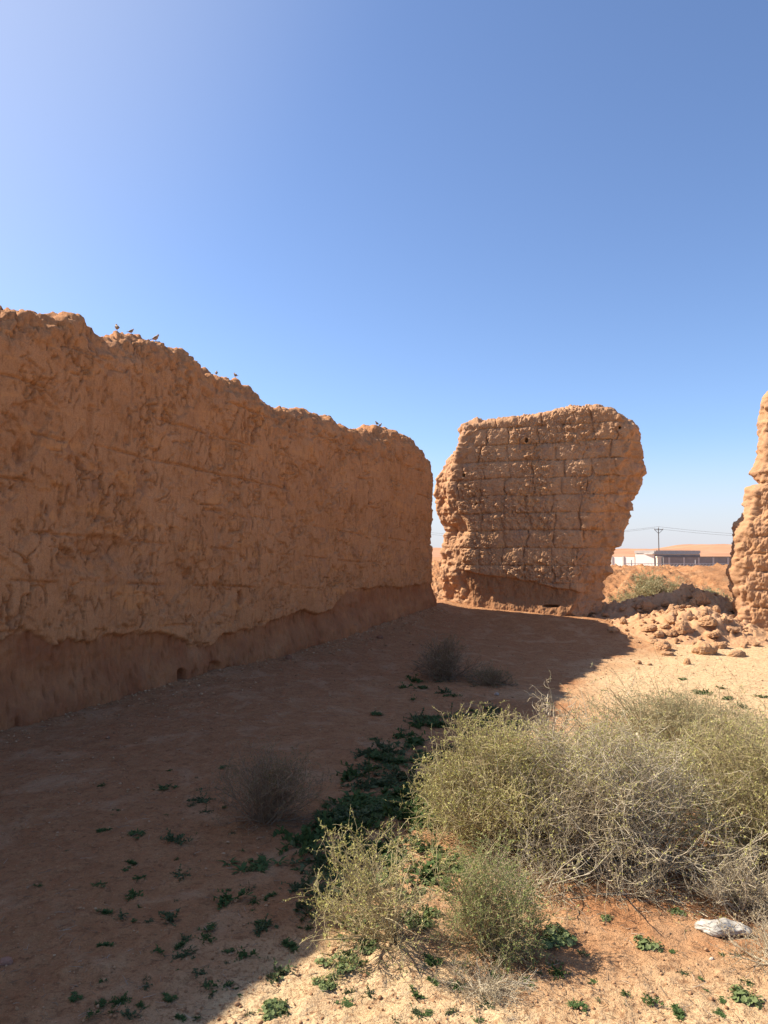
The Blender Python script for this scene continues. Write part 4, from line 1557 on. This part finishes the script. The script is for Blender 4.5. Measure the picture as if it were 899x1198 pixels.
part('wall', courses(C0, pl, 3.0, .3, zf), white)
part('wall', courses(C0 + dr * .17, pr, 3.0, .3, zf), grey)  # side turned from the sun, its shade painted in as darker blocks
part('wall', courses(pl, pl + dr * 12.6, 3.0, .3, zf) + courses(pr, pr + dl * 3.7, 3.0, .3, zf), grey)
c_ = (C0 + pr + pl + (pl + dr * 12.6)) / 4
slab = [wall_run(C0 + dl * 1.85 - dr * .2, C0 + dl * 1.85 + dr * 12.8, .16, 4.1, zf + 3.0)]
part('roof', slab, conc)
part('parapet', [wall_run(C0 - dr * .1 - dl * .1, pl + dl * .1 - dr * .1, .55, .22, zf + 3.165), wall_run(C0 + dr * .1 - dl * .1, pr - dl * .1, .55, .22, zf + 3.165),
                 wall_run(pl + dl * .1, pl + dr * 12.5 + dl * .1, .55, .22, zf + 3.165), wall_run(pr, pr + dl * 3.6, .55, .22, zf + 3.165)], conc)

cw = empty('boundary_wall', (pl[0], pl[1], zf))
tag(cw, 'bright white boundary wall running off to the left of the block building', 'wall', kind='thing')
bse = np.array([pl[0], pl[1], zf])
q2 = pl + dl * 7.5
part('panel', courses(pl + dl * .2, q2, 2.55, .2, zf - .05), white, cw, bse)
for k in (2.2, 4.6, 7.0):
    part('post', [wall_run(pl + dl * k - dr * .18, pl + dl * (k + .3) - dr * .18, 2.7, .22, zf - .05)], conc, cw, bse)

g0 = np.array([52.0, 138.0]); g1 = np.array([84., 139.5])
gw = empty('boundary_wall', (g0[0], g0[1], zf))
tag(gw, 'shaded grey block boundary wall with paler posts, right of the block building', 'wall', kind='thing')
bse = np.array([g0[0], g0[1], zf])
part('panel', [wall_run(g0, g1, 2.55, .2, zf - .1)], grey, gw, bse)
part('coping', [wall_run(g0 - np.array([.05, 0]), g1, .12, .32, zf + 2.46)], dark, gw, bse)
e_ = (g1 - g0) / np.linalg.norm(g1 - g0)
n_ = np.array([e_[1], -e_[0]])
for k in range(11):
    a_ = g0 + e_ * (.9 + 2.8 * k) + n_ * .16
    part('post', [wall_run(a_, a_ + e_ * .32, 2.5, .16, zf - .1)], conc, gw, bse)

# chain link fence in front of the boundary wall
f0 = np.array([9.6, 29.6]); f1 = np.array([21., 31.2])
fz = .06
fn = empty('chain_link_fence', (f0[0], f0[1], fz))
tag(fn, 'chain link fence standing in front of the boundary walls', 'fence', kind='thing')
bse = np.array([f0[0], f0[1], fz])
ef = (f1 - f0); Lf = np.linalg.norm(ef); ef /= Lf
hF = 1.2
P3 = []
st = .14
for i in range(int(Lf / st)):
    for s in (1, -1):
        a_ = f0 + ef * (i * st + (0 if s > 0 else hF))
        b_ = a_ + ef * s * hF
        P3.append([[a_[0], a_[1], fz], [(a_[0] + b_[0]) / 2, (a_[1] + b_[1]) / 2, fz + hF / 2], [b_[0], b_[1], fz + hF]])
v, q = tubes(np.array(P3), np.full(len(P3), .0055), np.full(len(P3), .0055))
link('wire_mesh', mesh_np('wire_mesh', v - bse, q), steel, parent=fn)
v, q = tubes(np.array([[[f0[0], f0[1], fz + hF], [(f0[0] + f1[0]) / 2, (f0[1] + f1[1]) / 2, fz + hF - .015], [f1[0], f1[1], fz + hF]]]), np.array([.012]), np.array([.012]), 6)
link('rail', mesh_np('rail', v - bse, q), steel, parent=fn)
for i in range(5):
    a_ = f0 + ef * (i * 2.75 + .3)
    v, q = tubes(np.array([[[a_[0], a_[1], fz - .1], [a_[0], a_[1], fz + .8], [a_[0], a_[1], fz + hF + .15]]]), np.array([.022]), np.array([.022]), 8)
    link('post', mesh_np('post', v - bse, q), steel, parent=fn)
cp = at(771, 660, 31.)
cz_ = float(G0(cp[0], cp[1]))
v, f = box_vf(.17, .17, 1.50, (0, 0, .75))
v2, f2 = box_vf(.20, .20, .05, (0, 0, 1.527))
vv2, ff2 = join([(v, f), (v2, f2)])
o = link('concrete_post', mesh_np('concrete_post', vv2, ff2, False), plain_mat('cream_concrete', (.62, .55, .43), .9, .1, 3), loc=(cp[0], cp[1], cz_ - .05))
tag(o, 'cream concrete post in front of the building corner', 'post', kind='thing')

# utility pole and wires
pp = at(771, 640, 175.)
px_, py_ = pp[0], pp[1]
ptop = at(771, 617.5, 175.)[2]
pole = empty('utility_pole', (px_, py_, zf))
tag(pole, 'thin utility pole with a short cross arm behind the block building', 'utility pole', kind='thing')
hgt = ptop - zf
v, q = tubes(np.array([[[0, 0, 0], [0, 0, hgt * .5], [0, 0, hgt]]]), np.array([.13]), np.array([.09]), 10)
link('pole', mesh_np('pole', v, q), dark, parent=pole)
v, f = box_vf(2.1, .12, .14, (0, -.12, hgt - .45))
link('cross_arm', mesh_np('cross_arm', v, f, False), dark, parent=pole)
v, q = tubes(np.array([[[-.9, -.12, hgt - .5], [-.45, -.1, hgt - .95], [0, -.08, hgt - 1.35]], [[.9, -.12, hgt - .5], [.45, -.1, hgt - .95], [0, -.08, hgt - 1.35]]]), np.full(2, .05), np.full(2, .05), 6)
link('brace', mesh_np('brace', v, q), dark, parent=pole)
for dx, dz in ((-1.0, -.38), (1.0, -.38), (0, 0)):
    v, q = tubes(np.array([[[dx, -.12, hgt + dz], [dx, -.12, hgt + dz + .18], [dx, -.12, hgt + dz + .36]]]), np.array([.09]), np.array([.06]), 8)
    link('insulator', mesh_np('insulator', v, q), steel, parent=pole)
for (dx, dz, lab) in ((-1.0, -.1, 'lower overhead wire sagging past the utility pole'), (0, .3, 'upper overhead wire sagging past the utility pole')):
    pts = []
    for k in np.linspace(-1, 1, 41):
        x = px_ + dx + k * 62
        y = py_ - k * 16
        sag = -2.1 * (1 - (2 * abs(k) - 1) ** 2)
        pts.append([x, y, zf + hgt + dz + sag - .8 * max(0, k)])
    v, q = tubes(np.array([pts]), np.array([.024]), np.array([.024]), 6)
    b0 = np.array([px_, py_, zf + hgt])
    o = link('power_line', mesh_np('power_line', v - b0, q), dark, loc=b0)
    tag(o, lab, 'wire', kind='thing')

# ------------------------------------------------------------------ light
phi, elev = R(17), R(43)
S = Vector((-math.cos(phi) * math.cos(elev), math.sin(phi) * math.cos(elev), math.sin(elev)))
sun = bpy.data.lights.new('sun', 'SUN')
sun.energy = 5.0
sun.angle = R(.53)
sun.color = (1, .90, .76)
so = bpy.data.objects.new('sun', sun)
COL.objects.link(so)
so.rotation_euler = S.to_track_quat('Z', 'Y').to_euler()
so.location = (-20, 6, 20)
w = bpy.data.worlds.new('World')
scene.world = w
w.use_nodes = True
nt = w.node_tree
sky = nt.nodes.new('ShaderNodeTexSky')
sky.sky_type = 'NISHITA'
sky.sun_disc = False
sky.sun_elevation = elev
sky.sun_rotation = math.atan2(S.x, S.y)
sky.altitude = 600
sky.air_density = .9
sky.dust_density = 1.25
sky.ozone_density = 3.0
bg = nt.nodes['Background']
bg.inputs['Strength'].default_value = .098
hsv = nt.nodes.new('ShaderNodeHueSaturation')
hsv.inputs['Saturation'].default_value = 1.0
nt.links.new(sky.outputs[0], hsv.inputs['Color'])
base = mix(nt, 1., hsv.outputs[0], (.93, .965, 1.05), 'MULTIPLY')
dirn = nt.nodes.new('ShaderNodeTexCoord').outputs['Generated']
sep = nt.nodes.new('ShaderNodeSeparateXYZ')
nt.links.new(dirn, sep.inputs[0])


def mrange(fac, a, b, c, d):
    m_ = nt.nodes.new('ShaderNodeMapRange')
    m_.interpolation_type = 'SMOOTHSTEP'
    for k, v in enumerate((a, b, c, d)):
        m_.inputs[k + 1].default_value = v
    nt.links.new(fac, m_.inputs[0])
    return m_.outputs[0]


dot = nt.nodes.new('ShaderNodeVectorMath')
dot.operation = 'DOT_PRODUCT'
nt.links.new(dirn, dot.inputs[0])
dot.inputs[1].default_value = S
base = mix(nt, mrange(dot.outputs['Value'], .55, 1.0, 0., .5), base, (3.7, 3.9, 4.5))
base = mix(nt, mrange(sep.outputs[2], -.02, .16, .85, 0.), base, (3.95, 3.9, 4.25))
nt.links.new(base, bg.inputs['Color'])

# ------------------------------------------------------------------ camera
cam = bpy.data.cameras.new('camera')
cam.sensor_fit = 'VERTICAL'
cam.sensor_height = 36
cam.lens = 36 * F / 1198
cam.clip_start = .05
cam.clip_end = 4000
co = bpy.data.objects.new('camera', cam)
COL.objects.link(co)
co.location = CAM
co.rotation_euler = (R(90) + PITCH, 0, 0)
scene.camera = co
scene.view_settings.view_transform = 'Standard'
scene.view_settings.look = 'None'
scene.view_settings.gamma = 1
scene.view_settings.exposure = 1.05
scene.cycles.max_bounces = 6
scene.cycles.diffuse_bounces = 4
scene.cycles.use_denoising = True
